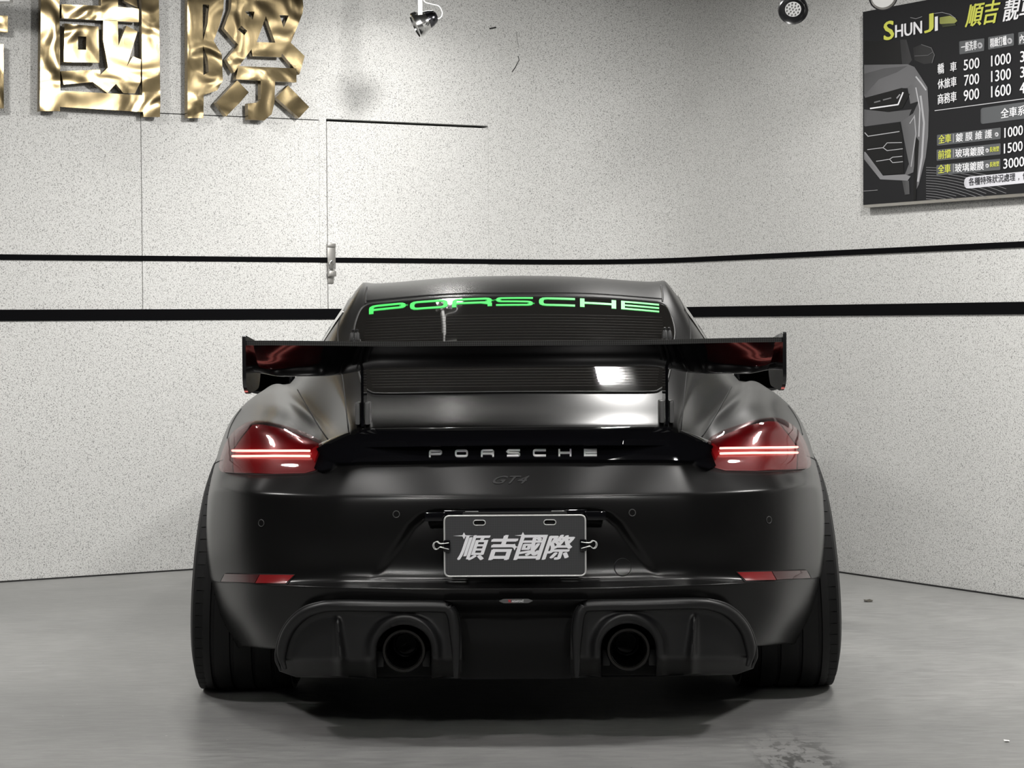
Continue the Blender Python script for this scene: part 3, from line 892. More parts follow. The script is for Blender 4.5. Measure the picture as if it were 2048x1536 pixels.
# ---- panel gaps
for s in (1, -1):
    for pl in ([(303, 738), (303, 780), (301, 852)],                       # hatch edge
               [(341, 622), (352, 650), (351, 700), (343, 760), (332, 863)],   # quarter panel seam
               [(434, 777), (415, 810), (392, 850), (374, 876)],             # fender seam
               [(584, 916), (594, 920), (602, 924)],                        # fender to bumper
               [(547, 815), (559, 832), (569, 852), (575, 873)]):            # light-to-fender line
        seam('panel_gap', [(s * x, y) for x, y in pl], .0017)
    seam('roof_channel', [(s * x, y) for x, y in ((294, 573), (297, 590), (297, 605))], .003, M_plastic)
seam('roof_gap', [(-298, 600), (-150, 588.5), (0, 585.5), (150, 588.5), (298, 600)], .003)
for dx in (301, -314):
    for k in (0, 9):
        q, n = cast(dx + k * (1 if dx > 0 else -1) * .9, 676, .0)
        lathe('rubber_stop', [(0, .011), (.022, .0085), (.026, .005), (.034, .0048), (.036, 0)], q + V((0, -.012, -.006)), (0, 0, 1), M_plastic, glass, 12)

# ---- windscreen and side windows (mostly out of sight)
def side_shell(name, yz, s, m, off=.003):
    pts, tris = tri_fill(yz, .06); fr, bk = [], []
    for p in pts:
        h = BV.ray_cast(V((s * 2, p.x, p.y)), V((-s, 0, 0)))
        q = h[0] if h[0] is not None else V((s * .7, p.x, p.y)); fr.append(q + V((s * off, 0, .002))); bk.append(q - V((s * .004, 0, 0)))
    return thick(name, fr, bk, tris, m, car)
for s in (1, -1):
    side_shell('side_window', rounded([V(p) for p in ((1.62, .90), (1.22, 1.12), (.85, 1.145), (.5, 1.09), (.26, .93), (.34, .905), (1.0, .895))], .05), s, M_glass)
pts, tris = tri_fill([(-.52, 1.74), (.52, 1.74), (.47, 1.22), (.25, 1.16), (-.25, 1.16), (-.47, 1.22)], .07)
fr, bk = [], []
for p in pts:
    h = BV.ray_cast(V((p.x, p.y, 2)), V((0, 0, -1))); fr.append(h[0] + V((0, 0, .004))); bk.append(h[0] - V((0, 0, .004)))
thick('windscreen', fr, bk, tris, M_glass, car)

# ---- rear wing
wing = tag(empty('rear_wing', (0, 0, 0))); wing.parent = car
def wing_sec(X):
    a = abs(X) / .675
    o = sstep(.50, .74, a) * .020 - sstep(.90, 1.0, a) * .010
    up = .0048 * sstep(.4, 1.0, a)
    TEz = 1.002 + up
    prof = [(-.585, .953 - o), (-.60, .966 - o), (-.66, .974 - o * .7), (-.75, .986 - o * .3), (-.866, TEz + .003), (-.868, TEz - .001), (-.82, .982 - o * .3), (-.77, .9605 - o * .75),
            (-.72, .947 - o), (-.67, .9415 - o), (-.62, .9435 - o), (-.59, .947 - o)]
    return [V((X, y, z)) for y, z in crv_closed2(prof)]
def crv_closed2(pr):
    up_ = crv([V(p) for p in pr[:5]], 4); lo_ = crv([V(p) for p in pr[5:] + [pr[0]]], 5)[:-1]
    return [tuple(p) for p in up_ + lo_]
XS = [-.675 + 1.35 * i / 120 for i in range(121)]
vs, fs = [], []
for X in XS: vs += wing_sec(X)
k = len(vs) // 121
for i in range(120):
    for j in range(k): fs.append((i * k + j, i * k + (j + 1) % k, (i + 1) * k + (j + 1) % k, (i + 1) * k + j))
fs += [tuple(range(k)), tuple(120 * k + j for j in range(k))]
o = keep(mesh('wing_blade', vs, fs, M_wing), wing); sharp(o, 40)
vs, fs = [], []
for X in XS:
    a = abs(X) / .675; z = 1.002 + .0048 * sstep(.4, 1.0, a)
    for dy, dz in ((0, 0), (0, .012), (.004, .012), (.004, 0)): vs.append(V((X, -.871 + dy, z + dz - .0015)))
for i in range(120):
    for j in range(4): fs.append((i * 4 + j, i * 4 + (j + 1) % 4, i * 4 + 4 + (j + 1) % 4, i * 4 + 4 + j))
fs += [(0, 1, 2, 3), (480, 481, 482, 483)]
o = keep(mesh('gurney_flap', vs, fs, M_carbon), wing); sharp(o, 40)
M_endp = mat('gloss_black_endplate', (.010, .010, .011), .16, 0, .8)
for s in (1, -1):
    ep = rounded([V(p) for p in ((-.885, 1.031), (-.885, .905), (-.83, .880), (-.60, .889), (-.555, .93), (-.565, .985), (-.62, 1.012))], [.004, .02, .03, .03, .03, .03, .03])
    pts, tris = tri_fill(ep, 0)
    fr = [V((s * .684, p.x, p.y)) for p in pts]; bk = [V((s * .675, p.x, p.y)) for p in pts]
    o = thick('endplate', fr, bk, tris, M_endp, wing, 40)
    # upright and its foot
    st = [(-.735, .792), (-.735, .95), (-.625, .95), (-.61, .90), (-.59, .82)]
    pts, tris = tri_fill(st, 0); x0 = .393
    o = thick('wing_upright', [V((s * (x0 + .0035), p.x, p.y)) for p in pts], [V((s * (x0 - .0035), p.x, p.y)) for p in pts], tris, M_gblack, wing, 40)
    for xx in (x0 - .0125, x0 + .0125):
        box('upright_foot', (s * xx, -.70, .826), (.012, .085, .058), M_foot, wing, None, .004)

# ---- diffuser
FLOORY = -.80
POD2 = [V(p) for p in POD]
CX, CY = 224.5, 1298.0
_by = {}
def body_Y(dx):
    k = int(dx)
    if k not in _by:
        lo = cast(k, 1174)[0].y; hi = cast(k + 1, 1174)[0].y
        _by[k] = (lo, hi)
    a, b = _by[k]
    return min(a + (b - a) * (dx - k), -.70)
def pod_depth(dx, y):
    """Y of the diffuser surface in the pod: rolled rim, recessed face, shroud ring round the tail pipe, fin"""
    d = min(segd((dx, y), POD[i], POD[i + 1]) for i in range(1, len(POD) - 1))
    yb_ = body_Y(dx)
    face = yb_ + .004
    Y = face + .004 * sstep(20, 34, d)
    # shroud
    r = math.hypot(dx - CX, y - CY) if y < CY else abs(dx - CX)
    Y -= .017 * math.exp(-((r - 64) / 9.0) ** 2)
    # fin
    fx = 352 - (y - 1230) * .07 + 6
    k = sstep(1226, 1246, y)
    wd = 5 + (y - 1230) * .05
    Y -= .028 * k * math.exp(-((dx - fx) / max(3, wd)) ** 2) * (.55 + .45 * sstep(1230, 1340, y))
    # leaning in towards the bottom
    Y += .11 * sstep(1312, 1358, y)
    return Y
hole = [(CX - 55, 1355.0), (CX - 55, CY)] + [(CX + 55 * math.cos(t), CY - 50 * math.sin(t)) for t in [math.pi * (1 - k / 20) for k in range(1, 20)]] + [(CX + 55, CY), (CX + 55, 1355.0)]
POD_OUT = POD[:1] + [tuple(p) for p in crv([V(p) for p in POD[1:]], 4)]
diff = tag(empty('diffuser', (0, 0, 0))); diff.parent = car
for s in (1, -1):
    outl = POD_OUT + [(CX - 55, 1355.5)] + hole[1:-1] + [(CX + 55, 1355.0)]
    pts, tris = tri_fill(outl, 3.6)
    fr = [P(s * p.x, p.y, pod_depth(p.x, p.y)) for p in pts]
    bk = [P(s * p.x, p.y, pod_depth(p.x, p.y) + .09) for p in pts]
    thick('diffuser_pod', fr, bk, tris, M_plastic, diff, 60)
    # rolled rim along the edge, with a second thinner roll on the outer curve
    def inset(poly, dist):
        L_, R_ = stroke_poly([V(p) for p in poly], dist)
        ctr = V((290, 1290))
        return L_ if (L_[len(L_) // 2] - ctr).length < (R_[len(R_) // 2] - ctr).length else R_
    edge = [tuple(p) for p in crv([V(p) for p in POD[1:]], 6)]
    ri = inset(edge, 12.5)
    tube('diffuser_rim', [P(s * p.x, p.y, body_Y(p.x) - .001) for p in ri], [.0145 * (.35 + .65 * min(1, k / 12, (len(ri) - 1 - k) / 8)) for k in range(len(ri))], M_plastic, diff, 14)
    ri = inset(edge[:44], 3.0)
    tube('diffuser_rim', [P(s * p.x, p.y, body_Y(p.x) - .003) for p in ri], [.0062 * min(1, .3 + k / 8, (len(ri) - 1 - k) / 14 + .15) for k in range(len(ri))], M_plastic, diff, 10)
    # opening sleeve
    vs, fs = [], []
    for p in hole:
        vs.append(P(s * p[0], p[1], pod_depth(p[0], p[1]) + .002)); vs.append(P(s * p[0], p[1], -.60))
    for i in range(len(hole) - 1): fs.append((2 * i, 2 * i + 1, 2 * i + 3, 2 * i + 2))
    b = len(vs); vs += [P(s * p[0], p[1], -.60) for p in hole]; fs.append(tuple(range(b, b + len(hole))))
    keep(mesh('pipe_recess', vs, fs, M_dark), diff)
    for k in (-1, 1):
        c = P(s * (CX + k * 46), 1312, -.80)
        box('heat_shield', c, (.020, .08, .042), M_steel if False else M_plastic, diff, None, .004)
    # tail pipe
    c = P(s * CX, 1300, -.900)
    tp = lathe('exhaust_pipe', [(.30, .050), (.012, .0555), (.0, .0555), (-.004, .053), (-.004, .047), (0, .0445), (.02, .0435), (.09, .040), (.28, .040)], c, (0, 1, 0), M_titan, car, 48)
    lathe('pipe_ring', [(-.0045, .0455), (-.006, .0445), (-.0045, .0435), (.003, .0435)], c, (0, 1, 0), M_chrome, tp, 48)
    lathe('pipe_core', [(.28, .0), (.10, .0), (.085, .030), (.085, .032), (.16, .032)], c + V((0, 0, .004)), (0, 1, 0), M_dark, tp, 32)
    lathe('inner_ring', [(.078, .0255), (.074, .027), (.078, .0285), (.09, .0285)], c + V((-s * .002, 0, .006)), (0, 1, 0), M_titan, tp, 32)
# middle panel
def mid_Y(dx, y): return -.948 + .085 * sstep(1206, 1226, y) + .03 * sstep(1280, 1360, y) - .012 * math.exp(-((y - 1204) / 4) ** 2)
mp_ol = [(-144, 1199.5), (144, 1199.5), (124, 1214), (114, 1240), (110, 1290), (109, 1358), (-109, 1358), (-110, 1290), (-114, 1240), (-124, 1214)]
pts, tris = tri_fill(mp_ol, 6)
thick('diffuser_centre', [P(p.x, p.y, mid_Y(p.x, p.y)) for p in pts], [P(p.x, p.y, mid_Y(p.x, p.y) + .04) for p in pts], tris, M_plasticd, diff, 60)

# ---- underbody, wheels
box('underbody', (0, 1.25, .24), (1.06, 3.9, .20), M_dark, car, None, .03)
box('rear_valance', (0, -.52, .275), (1.02, .42, .27), M_dark, car, None, .02)
def wheel(X0, X1, yc, R, s, camber=0.0):
    wh = empty('wheel', (s * (X0 + X1) / 2, yc, 0)); wh.parent = car
    c = (0, yc, R - .004)
    h = (X1 - X0); rr0 = .262
    prof = [(X0 + .012, rr0), (X0 + .002, rr0 + .02), (X0, R - .055), (X0 + .010, R - .022), (X0 + .03, R - .006)]
    gx = [X0 + h * t for t in (.22, .40, .60, .78)]
    for g in gx: prof += [(g - .006, R - .0005), (g - .004, R - .008), (g + .004, R - .008), (g + .006, R - .0005)]
    prof += [(X1 - .03, R - .006), (X1 - .010, R - .022), (X1, R - .055), (X1 - .002, rr0 + .02), (X1 - .012, rr0)]
    prof = [(s * a, r) for a, r in prof]
    ty = lathe('tyre', prof, c, (1, 0, 0), M_rubber, wh, 72, False, 30)
    # lateral tread cuts near the shoulder: shallow ribs
    bmr = bmesh.new()
    for k in range(60):
        t = 2 * math.pi * k / 60
        rot = Matrix.Rotation(t, 3, 'X')
        for xa, xb in ((X1 - .062, X1 - .018), (X0 + .018, X0 + .062)):
            p = V((s * (xa + xb) / 2, 0, 0)) + rot @ V((0, 0, R - .0125))
            add_box(bmr, V((0, yc, R - .004)) + p, (xb - xa, .0335, .016), rot)
    bm_obj('tread_block', bmr, M_rubber, ty)
    ty.children[0]['kind'] = 'stuff'
    lathe('rim_barrel', [(s * (X0 + .012), rr0), (s * (X0 + .03), rr0 - .02), (s * (X1 - .03), rr0 - .02), (s * (X1 - .012), rr0 + .001)], c, (1, 0, 0), M_rim, wh, 48)
    for k in range(10):
        t = 2 * math.pi * k / 10
        rot = Matrix.Rotation(t, 3, 'X')
        box('spoke', V(c) + V((s * (X1 - .035), 0, 0)) + rot @ V((0, 0, .145)), (.03, .032, .215), M_rim, wh, rot, .006)
    lathe('hub', [(s * (X1 - .06), 0), (s * (X1 - .06), .06), (s * (X1 - .02), .055), (s * (X1 - .015), .03), (s * (X1 - .012), 0)], c, (1, 0, 0), M_rim, wh, 24)
    lathe('brake_disc', [(s * (X1 - .13), 0), (s * (X1 - .13), .19), (s * (X1 - .10), .19), (s * (X1 - .10), 0)], c, (1, 0, 0), M_steel, wh, 32)
    if camber: lean(wh, s, camber)
def lean(wh, s, camber):
    for o in [wh] + list(wh.children_recursive):
        if o.type != 'MESH': continue
        for v in o.data.vertices: v.co.x -= s * camber * (v.co.z - .26)
for s in (1, -1):
    wheel(.605, .908, 0.0, .345, s, .075)
    wheel(.625, .870, 2.47, .335, s)
    # wheel housing
    for yc in (0, 2.47):
        vs, fs = [], []
        for k in range(19):
            t = math.pi * k / 18
            for X in (.53, .80): vs.append(V((s * X, yc + .366 * math.cos(t), .35 + .366 * math.sin(t))))
        for k in range(18): fs.append((2 * k, 2 * k + 1, 2 * k + 3, 2 * k + 2))
        keep(mesh('wheel_liner', vs, fs, M_dark, smooth=True), car)
    # door mirror
    mr = empty('door_mirror', (s * .87, 1.55, .80)); mr.parent = car
    bmm = bmesh.new(); bmesh.ops.create_icosphere(bmm, subdivisions=4, radius=1.0)
    for v in bmm.verts:
        x, y, z = v.co
        x = math.copysign(abs(x) ** .75, x); z = math.copysign(abs(z) ** .8, z)
        v.co = V((s * .884 + x * .095, 1.56 + (y * .10 if y > 0 else y * .03), .866 + z * .060 - s * x * .006))
    bm_obj('mirror_housing', bmm, M_gblack, mr, 60)
    gp = rounded([V(p) for p in ((-.078, -.044), (.078, -.050), (.084, .03), (.05, .048), (-.075, .046))], .03)
    pts, tris = tri_fill(gp, 0)
    thick('mirror_glass', [V((s * .885 + s * p.x, 1.526, .866 + p.y)) for p in pts], [V((s * .885 + s * p.x, 1.532, .866 + p.y)) for p in pts], tris, mat('mirror_silver', (.03, .03, .032), .05, 1), mr)
    tube('mirror_arm', [(s * .76, 1.60, .845), (s * .80, 1.59, .84), (s * .84, 1.575, .845)], .018, M_gblack, mr, 10)

# ---- plate lights and holder above the number plate
for s in (1, -1):
    box('plate_holder_bracket', P(s * 160, 1032, -.925), (.052, .03, .022), M_gblack, car, None, .004)
    box('plate_light', P(s * 86 - 1, 1024, -.915), (.034, .02, .007), mat('plate_light_lens', (.25, .25, .25), .2, 0, .5), car, None, .002)
box('handle_recess', P(0, 1025, -.912), (.36, .02, .014), M_gblack, car, None, .003)

# ------------------------------------------------------------------ number plate and clips (things of their own)
PY = -.962
def pp(x, y, dY=0.0): return P(x - 1028 - 1, y, PY + dY)
plate = rounded([V(p) for p in ((887, 1031), (1169, 1031), (1169, 1152), (887, 1152))], 11, 5)
slot = lambda cx: [(cx + 7 + 5 * math.cos(a), 1045 + 5 * math.sin(a)) for a in [-math.pi / 2 + math.pi * k / 8 for k in range(9)]] + [(cx - 7 + 5 * math.cos(a), 1045 + 5 * math.sin(a)) for a in [math.pi / 2 + math.pi * k / 8 for k in range(9)]]
slots = [slot(957), slot(1098)]
pts, tris = tri_fill(plate, 0, slots)
pl = thick('number_plate', [pp(p.x, p.y) for p in pts], [pp(p.x, p.y, .004) for p in pts], tris, M_plate, None, 40)
tag(pl, 'dark grey honeycomb show plate with slanted white characters hung below the tail', 'plate')
tube('plate_rim', [pp(p.x, p.y, -.0005) for p in plate], .0021, M_bright, pl, 8, True)
for s_ in slots: tube('slot_rim', [pp(x, y, -.0005) for x, y in s_], .0014, M_bright, pl, 6, True)
box('plate_backing', pp(1028, 1060, .022), (.26, .028, .09), M_dark, pl, None, .003)
M_ptext = mat('plate_white_print', (.92, .92, .95), .4)
for i, ch in enumerate('\u9806\u5409\u570b\u969b'):
    x0 = 924 + i * 57.0 - (0, 1, 2, 3)[i] * .4
    def mf(u, v, x0=x0): return pp(x0 - 13 + 53 * u + 17 * v, 1120 - 50 * v, -.0016), V((0, -1, 0))
    text_on('plate_character', ch, mf, M_ptext, pl, .001, (.030, .046, .036, .036)[i], vb=(.012, .024, .016, .016)[i])
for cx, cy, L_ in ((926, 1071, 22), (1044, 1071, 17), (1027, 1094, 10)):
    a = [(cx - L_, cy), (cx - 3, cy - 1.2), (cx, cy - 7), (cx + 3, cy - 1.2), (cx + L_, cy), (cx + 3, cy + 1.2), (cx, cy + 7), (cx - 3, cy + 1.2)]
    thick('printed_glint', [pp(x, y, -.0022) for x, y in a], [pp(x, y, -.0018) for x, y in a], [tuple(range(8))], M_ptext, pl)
for s in (1, -1):
    x = 1028 + s * 136
    cl = empty('binder_clip', pp(x, 1103, -.01))
    tag(cl, 'black binder clip with silver wire arms on the %s edge of the number plate' % ('right' if s > 0 else 'left'), 'clip', 'binder clips on the plate')
    bmc = bmesh.new()
    c = pp(x, 1091, -.002); add_box(bmc, c, (.016, .016, .030), None, .003)
    bm_obj('clip_body', bmc, M_gblack, cl, 40)
    for dy in (-.004, .006):
        k = 1 if dy < 0 else .93
        wire = [(x - s * 4, 1084), (x + s * 10, 1086), (x + s * 16 * k, 1085), (x + s * 20 * k, 1082), (x + s * 26 * k, 1084), (x + s * 28 * k, 1090), (x + s * 25 * k, 1096), (x + s * 20 * k, 1097), (x + s * 15 * k, 1093), (x + s * 10, 1093.5), (x - s * 4, 1097)]
        tube('clip_wire', [q + V((0, dy - .006, 0)) for q in [pp(a[0], a[1]) for a in crv([V(p) for p in wire], 4)]], .0012, M_bright, cl, 6)

# ------------------------------------------------------------------ brass sign characters on the left wall
SC = 2.926
SIGN_OFF, SIGN_TH = .060, .032
def sgp(p, off): return hit_plane(p[0] / SC, p[1] / SC, PL + NL * SIGN_OFF, NL) + NL * (off - SIGN_OFF)
def stroke_piece(outl, parent, holes=()):
    pts, tris = tri_fill(outl, 0, holes)
    o = thick('stroke', [sgp(p, SIGN_OFF) for p in pts], [sgp(p, SIGN_OFF - SIGN_TH) for p in pts], tris, M_brass, parent, 30)
    bmx = bmesh.new(); bmx.from_mesh(o.data)
    bmesh.ops.dissolve_limit(bmx, angle_limit=.01, verts=bmx.verts, edges=bmx.edges); 
    bmx.to_mesh(o.data); bmx.free()
    return o
def pin(q, parent):
    a = sgp(q, SIGN_OFF - SIGN_TH); b = sgp(q, 0.0) 
    return tube('mounting_pin', [a, hit_plane(q[0] / SC, q[1] / SC, PL, NL) * 0 + a - NL * (SIGN_OFF - SIGN_TH + .003)], .005, M_steel, parent, 8)
def sign(name, label, base, strokes, pins):
    e = tag(empty(name, sgp(base, 0.0)), label, 'sign letter', 'brass sign characters')
    for st in strokes: stroke_piece(st[0], e, st[1] if len(st) > 1 else ())
    for p_ in pins: pin(p_, e)
    return e
sign('brass_sign_character', 'large brass sign character cut off by the left frame edge, its right tips only', (-60, 640),
     [([(-160, 85), (45, 92), (45, 190), (-160, 182)],), ([(-160, 255), (20, 258), (22, 633), (-160, 640)], [[(-160 + 8, 330), (-70, 332), (-70, 540), (-160 + 8, 540)]])], [(-40, 140), (0, 420)])
sign('brass_sign_character', 'large brass sign character boxed in by a square frame, high on the left wall', (585, 680),
     [([(242, -330), (925, -330), (938, 600), (936, 684), (840, 684), (838, 655), (350, 625), (350, 650), (232, 650)], [[(345, -230), (826, -230), (832, 557), (352, 530)]]),
      ([(360, 24), (592, 34), (592, -90), (690, -90), (690, 40), (812, 50), (812, 130), (360, 106)],),
      ([(716, -45), (790, -62), (806, 44), (724, 6)],),
      ([(377, 137), (576, 155), (580, 367), (372, 362)], [[(455, 212), (505, 214), (504, 292), (456, 290)]]),
      ([(604, 116), (689, 121), (692, 268), (740, 150), (804, 184), (742, 388), (778, 330), (824, 348), (822, 480), (790, 546), (722, 545), (678, 490), (628, 545), (543, 480), (632, 395), (602, 230)],),
      ([(354, 416), (586, 408), (586, 440), (554, 478), (372, 495)],)],
     [(280, 300), (880, 300), (600, 590), (470, 150), (650, 200), (420, 450), (400, 60), (760, 0)])
sign('brass_sign_character', 'large brass sign character with splayed feet, right-hand one of the wall sign', (1450, 690),
     [([(1097, -330), (1330, -330), (1306, 60), (1284, 150), (1250, 238), (1298, 320), (1304, 470), (1272, 528), (1192, 556), (1190, 690), (1097, 690)],
       [[(1186, 25), (1224, 28), (1214, 140), (1187, 240)], [(1187, 265), (1214, 340), (1222, 420), (1190, 440)]]),
      ([(1376, -330), (1750, -330), (1775, 40), (1770, 80), (1702, 250), (1783, 328), (1752, 436), (1650, 312), (1645, 335), (1478, 328), (1472, 288), (1370, 425), (1325, 348), (1394, 262), (1310, 165), (1352, 50)],
       [[(1432, 66), (1490, 68), (1478, 116)], [(1412, 150), (1446, 180), (1430, 206), (1392, 172)], [(1556, 94), (1612, 250), (1502, 246)], [(1636, 88), (1690, 90), (1660, 162)]]),
      ([(1395, 386), (1735, 400), (1735, 482), (1380, 464)],),
      ([(1526, 466), (1610, 472), (1606, 600), (1590, 668), (1546, 705), (1452, 700), (1450, 605), (1500, 602), (1526, 580)],),
      ([(1388, 470), (1456, 540), (1402, 602), (1325, 680), (1265, 600), (1338, 522)],),
      ([(1686, 500), (1810, 626), (1750, 690), (1614, 570)],)],
     [(1140, 200), (1140, 600), (1450, 20), (1600, 290), (1560, 430), (1560, 640), (1360, 570), (1710, 600)])

# ------------------------------------------------------------------ hasp with padlock on the left wall
def lw(px, py, off): return hit_plane(px, py, PL + NL * off, NL)
rotL = Matrix((DL, -NL, V((0, 0, 1)))).transposed()
hs = tag(empty('hasp_lock', lw(663, 567, .0)), 'small steel hasp and padlock closing the wall hatch above the black stripes', 'lock')
def lbox(name, x0, x1, y0, y1, off, th, m, bev=.001):
    a, b = lw(x0, y1, off), lw(x1, y0, off)
    c = (a + b) / 2; wdt = (b - a).dot(DL); hgt = b.z - a.z
    return box(name, c, (wdt, th, hgt), m, hs, rotL, bev)
lbox('hasp_plate', 655, 670.5, 488, 538, .012, .006, M_steel)
lbox('hasp_hinge', 655, 670.5, 487, 494, .016, .012, M_steel)
st_pts = [lw(663 + 4.5 * math.cos(t), 529 - 7 * math.sin(t), .026) for t in [math.pi * k / 10 for k in range(11)]]
tube('shackle', [lw(667.5, 543, .026)] + st_pts + [lw(658.5, 543, .026)], .0035, M_chrome, hs, 8)
lbox('padlock_body', 657, 671, 542, 553, .026, .02, M_steel, .003)
lbox('hasp_tail', 656, 667, 553, 567, .006, .004, M_steel)

# ------------------------------------------------------------------ price poster on the right wall
POFF = .035
def rw(px, py, off=POFF): return hit_plane(px, py, PR + NR * off, NR)
pa = right_sz(1725.5, 24, POFF); pb = right_sz(1725.5, 410, POFF)
M_pbg = mat('poster_charcoal_print', (.0105, .0108, .0122), .7, spec=.25)
zt, zb, s0 = pa[1], pb[1], pa[0]
poster = slab('price_poster', Rp, s0, s0 + 1.75, zb, zt, .03, M_pbg, front=POFF)
tag(poster, 'dark price list poster with white and yellow lettering on the right wall', 'poster')
slab_b = slab('poster_edge', Rp, s0, s0 + 1.75, zb - .012, zb, .028, M_steel, front=POFF - .002); slab_b.parent = poster
PM = {}
def pcol(c):
    if c not in PM: PM[c] = mat('poster_print_%d' % len(PM), c if isinstance(c, tuple) else (c, c, c * 1.04), .6, spec=.25)
    return PM[c]
YEL = (.60, .62, .10); WHT = (.80, .80, .82); GRY = (.10, .105, .11)
_layer = [0]
def pflat(name, poly, c, lay):
    off = POFF + .0006 * lay
    pts, tris = tri_fill(poly, 0)
    return thick(name, [rw(p.x, p.y, off) for p in pts], [rw(p.x, p.y, off - .0005) for p in pts], tris, pcol(c), poster)
def ptext(t, bl, br, h, c, lay=6, offset=.02, shear=0.0, spacing=1.0):
    off = POFF + .0006 * lay
    def mf(u, v):
        x = bl[0] + (br[0] - bl[0]) * u; y = bl[1] + (br[1] - bl[1]) * u - h * v
        return rw(x + shear * h * v, y, off), NR
    return text_on('printed_text', t, mf, pcol(c), poster, .0004, offset * .95, 0, spacing, vb=offset * .35)
def pq(TLc, TRc, BRc, BLc, c, lay=3, name='printed_tag', r=2): return pflat(name, rounded([V(p) for p in (TLc, TRc, BRc, BLc)], r, 3), c, lay)
def pline(pts, wd, c, lay=4, name='printed_line'):
    L_, R_ = stroke_poly(pts, wd / 2)
    off = POFF + .0006 * lay; n = len(pts)
    vs = [rw(p.x, p.y, off) for p in L_ + R_]; 
    return thick(name, vs, [v - NR * .0005 for v in vs], [(i, i + 1, n + i + 1, n + i) for i in range(n - 1)], pcol(c), poster)
def c2(pts): return [(1640 + x / 3.657, y / 3.657) for x, y in pts]
# printed picture of a car front
for poly, c in (
    ([(322, 300), (590, 300), (600, 470), (322, 475)], .012), ([(585, 290), (632, 290), (672, 440), (640, 482), (600, 470)], .05),
    ([(680, 350), (740, 325), (810, 350), (835, 400), (820, 462), (760, 470), (690, 440)], .034),
    ([(322, 475), (640, 470), (690, 490), (735, 560), (720, 645), (600, 645), (500, 670), (330, 715), (322, 700)], .17),
    ([(322, 540), (470, 500), (640, 482), (560, 530), (430, 580), (330, 690), (322, 690)], .11),
    ([(640, 640), (735, 560), (785, 640), (795, 800), (790, 1000), (772, 1150), (722, 1350), (697, 1400), (700, 1000), (722, 740), (660, 760)], .20),
    ([(322, 800), (360, 805), (500, 820), (670, 800), (650, 850), (590, 890), (330, 925), (322, 920)], .12),
    ([(590, 890), (680, 830), (722, 740), (715, 1000), (682, 1260), (615, 1290), (650, 1200), (610, 1000)], .16),
    ([(322, 935), (580, 897), (605, 1000), (612, 1270), (460, 1280), (330, 1110), (322, 1105)], .008),
    ([(330, 720), (500, 670), (600, 642), (655, 690), (602, 792), (500, 815), (362, 800)], .008),
    ([(322, 1110), (332, 1112), (460, 1285), (620, 1275), (662, 1290), (640, 1322), (440, 1312), (322, 1165)], .26),
    ([(600, 1322), (650, 1322), (655, 1420), (620, 1425)], .10)):
    _layer[0] += 1; pflat('printed_car_panel', c2(poly), c * .8, .4 + _layer[0] * .25)
for pts, wd, c in (
    ([(365, 794), (570, 765), (607, 675)], 2.6, .75), ([(326, 970), (350, 997), (580, 962)], 1.6, .4),
    ([(345, 1095), (460, 1080), (490, 1045), (598, 1043)], 1.4, .4), ([(460, 1080), (490, 1102), (605, 1088)], 1.4, .4),
    ([(410, 1180), (508, 1165), (530, 1150), (600, 1143)], 1.4, .4), ([(508, 1165), (530, 1190), (605, 1183)], 1.4, .4),
    ([(395, 750), (440, 738)], 2.5, .16), ([(460, 732), (520, 716)], 2.5, .16), ([(560, 720), (585, 690)], 2.5, .3),
    ([(735, 700), (760, 900), (745, 1150), (715, 1330)], 4.0, .38), ([(700, 640), (730, 800), (722, 1000)], 2.4, .42),
    ([(655, 905), (690, 850), (700, 980), (665, 1220)], 2.0, .33), ([(660, 128), (700, 138), (745, 122)], .9, .3), ([(700, 560), (740, 610), (775, 660)], 3, .45),
    ([(420, 1390), (318, 1398)], .8, .35), ([(690, 410), (790, 405), (826, 380)], 1.4, .10), ([(740, 326), (812, 350), (836, 402), (818, 462)], 1.2, .13)):
    pline([V(p) for p in c2(pts)], wd, c, 4)
pflat('printed_wheel', c2([(702, 1000), (722, 1030), (700, 1462), (684, 1462), (690, 1100)]), .006, 4)
# lettering
ptext('S', (1767, 82), (1788, 78), 38, YEL, offset=.045)
ptext('HUN', (1790, 76), (1844, 67), 25.5, WHT, offset=.035)
ptext('J', (1848, 67), (1867, 63), 37, YEL, offset=.045)
ptext('I', (1869.5, 62.3), (1875.5, 61), 28.5, WHT, offset=.03)
pflat('printed_emblem', [(1879, 35), (1900, 31.5), (1910, 36), (1914.5, 42), (1909, 46.5), (1896, 49), (1885, 50), (1879, 47)], (.30, .32, .09), 4)
pflat('printed_emblem', [(1882, 48), (1909, 46.5), (1912, 51), (1885, 55)], (.05, .055, .03), 5)
pline([V(p) for p in ((1868, 27), (1884, 25), (1900, 29), (1911, 37))], .9, .35, 5)
ptext('\u9806\u5409', (1929, 56), (1993, 45.5), 48, YEL, shear=.19, offset=.028)
ptext('\u975a\u8eca', (2003, 44), (2068, 33.5), 45, WHT, shear=.19, offset=.024)
pq((1918, 83), (1968.6, 76.6), (1968, 101.7), (1918.5, 109), GRY)
pq((1976, 74.5), (2027.6, 66.6), (2027.6, 91), (1976, 99.6), GRY)
pq((2036, 65), (2090, 57), (2090, 81), (2036, 90.5), GRY)
ptext('\u4e00\u822c\u6d17\u8eca', (1922, 104.5), (1953.5, 99), 19, WHT, offset=.02)
ptext('\u7cbe\u7dfb\u6253\u881f', (1980, 96), (2013, 90), 19, WHT, offset=.02)
ptext('\u5167', (2039, 87.5), (2049, 85.8), 18, WHT, offset=.02)
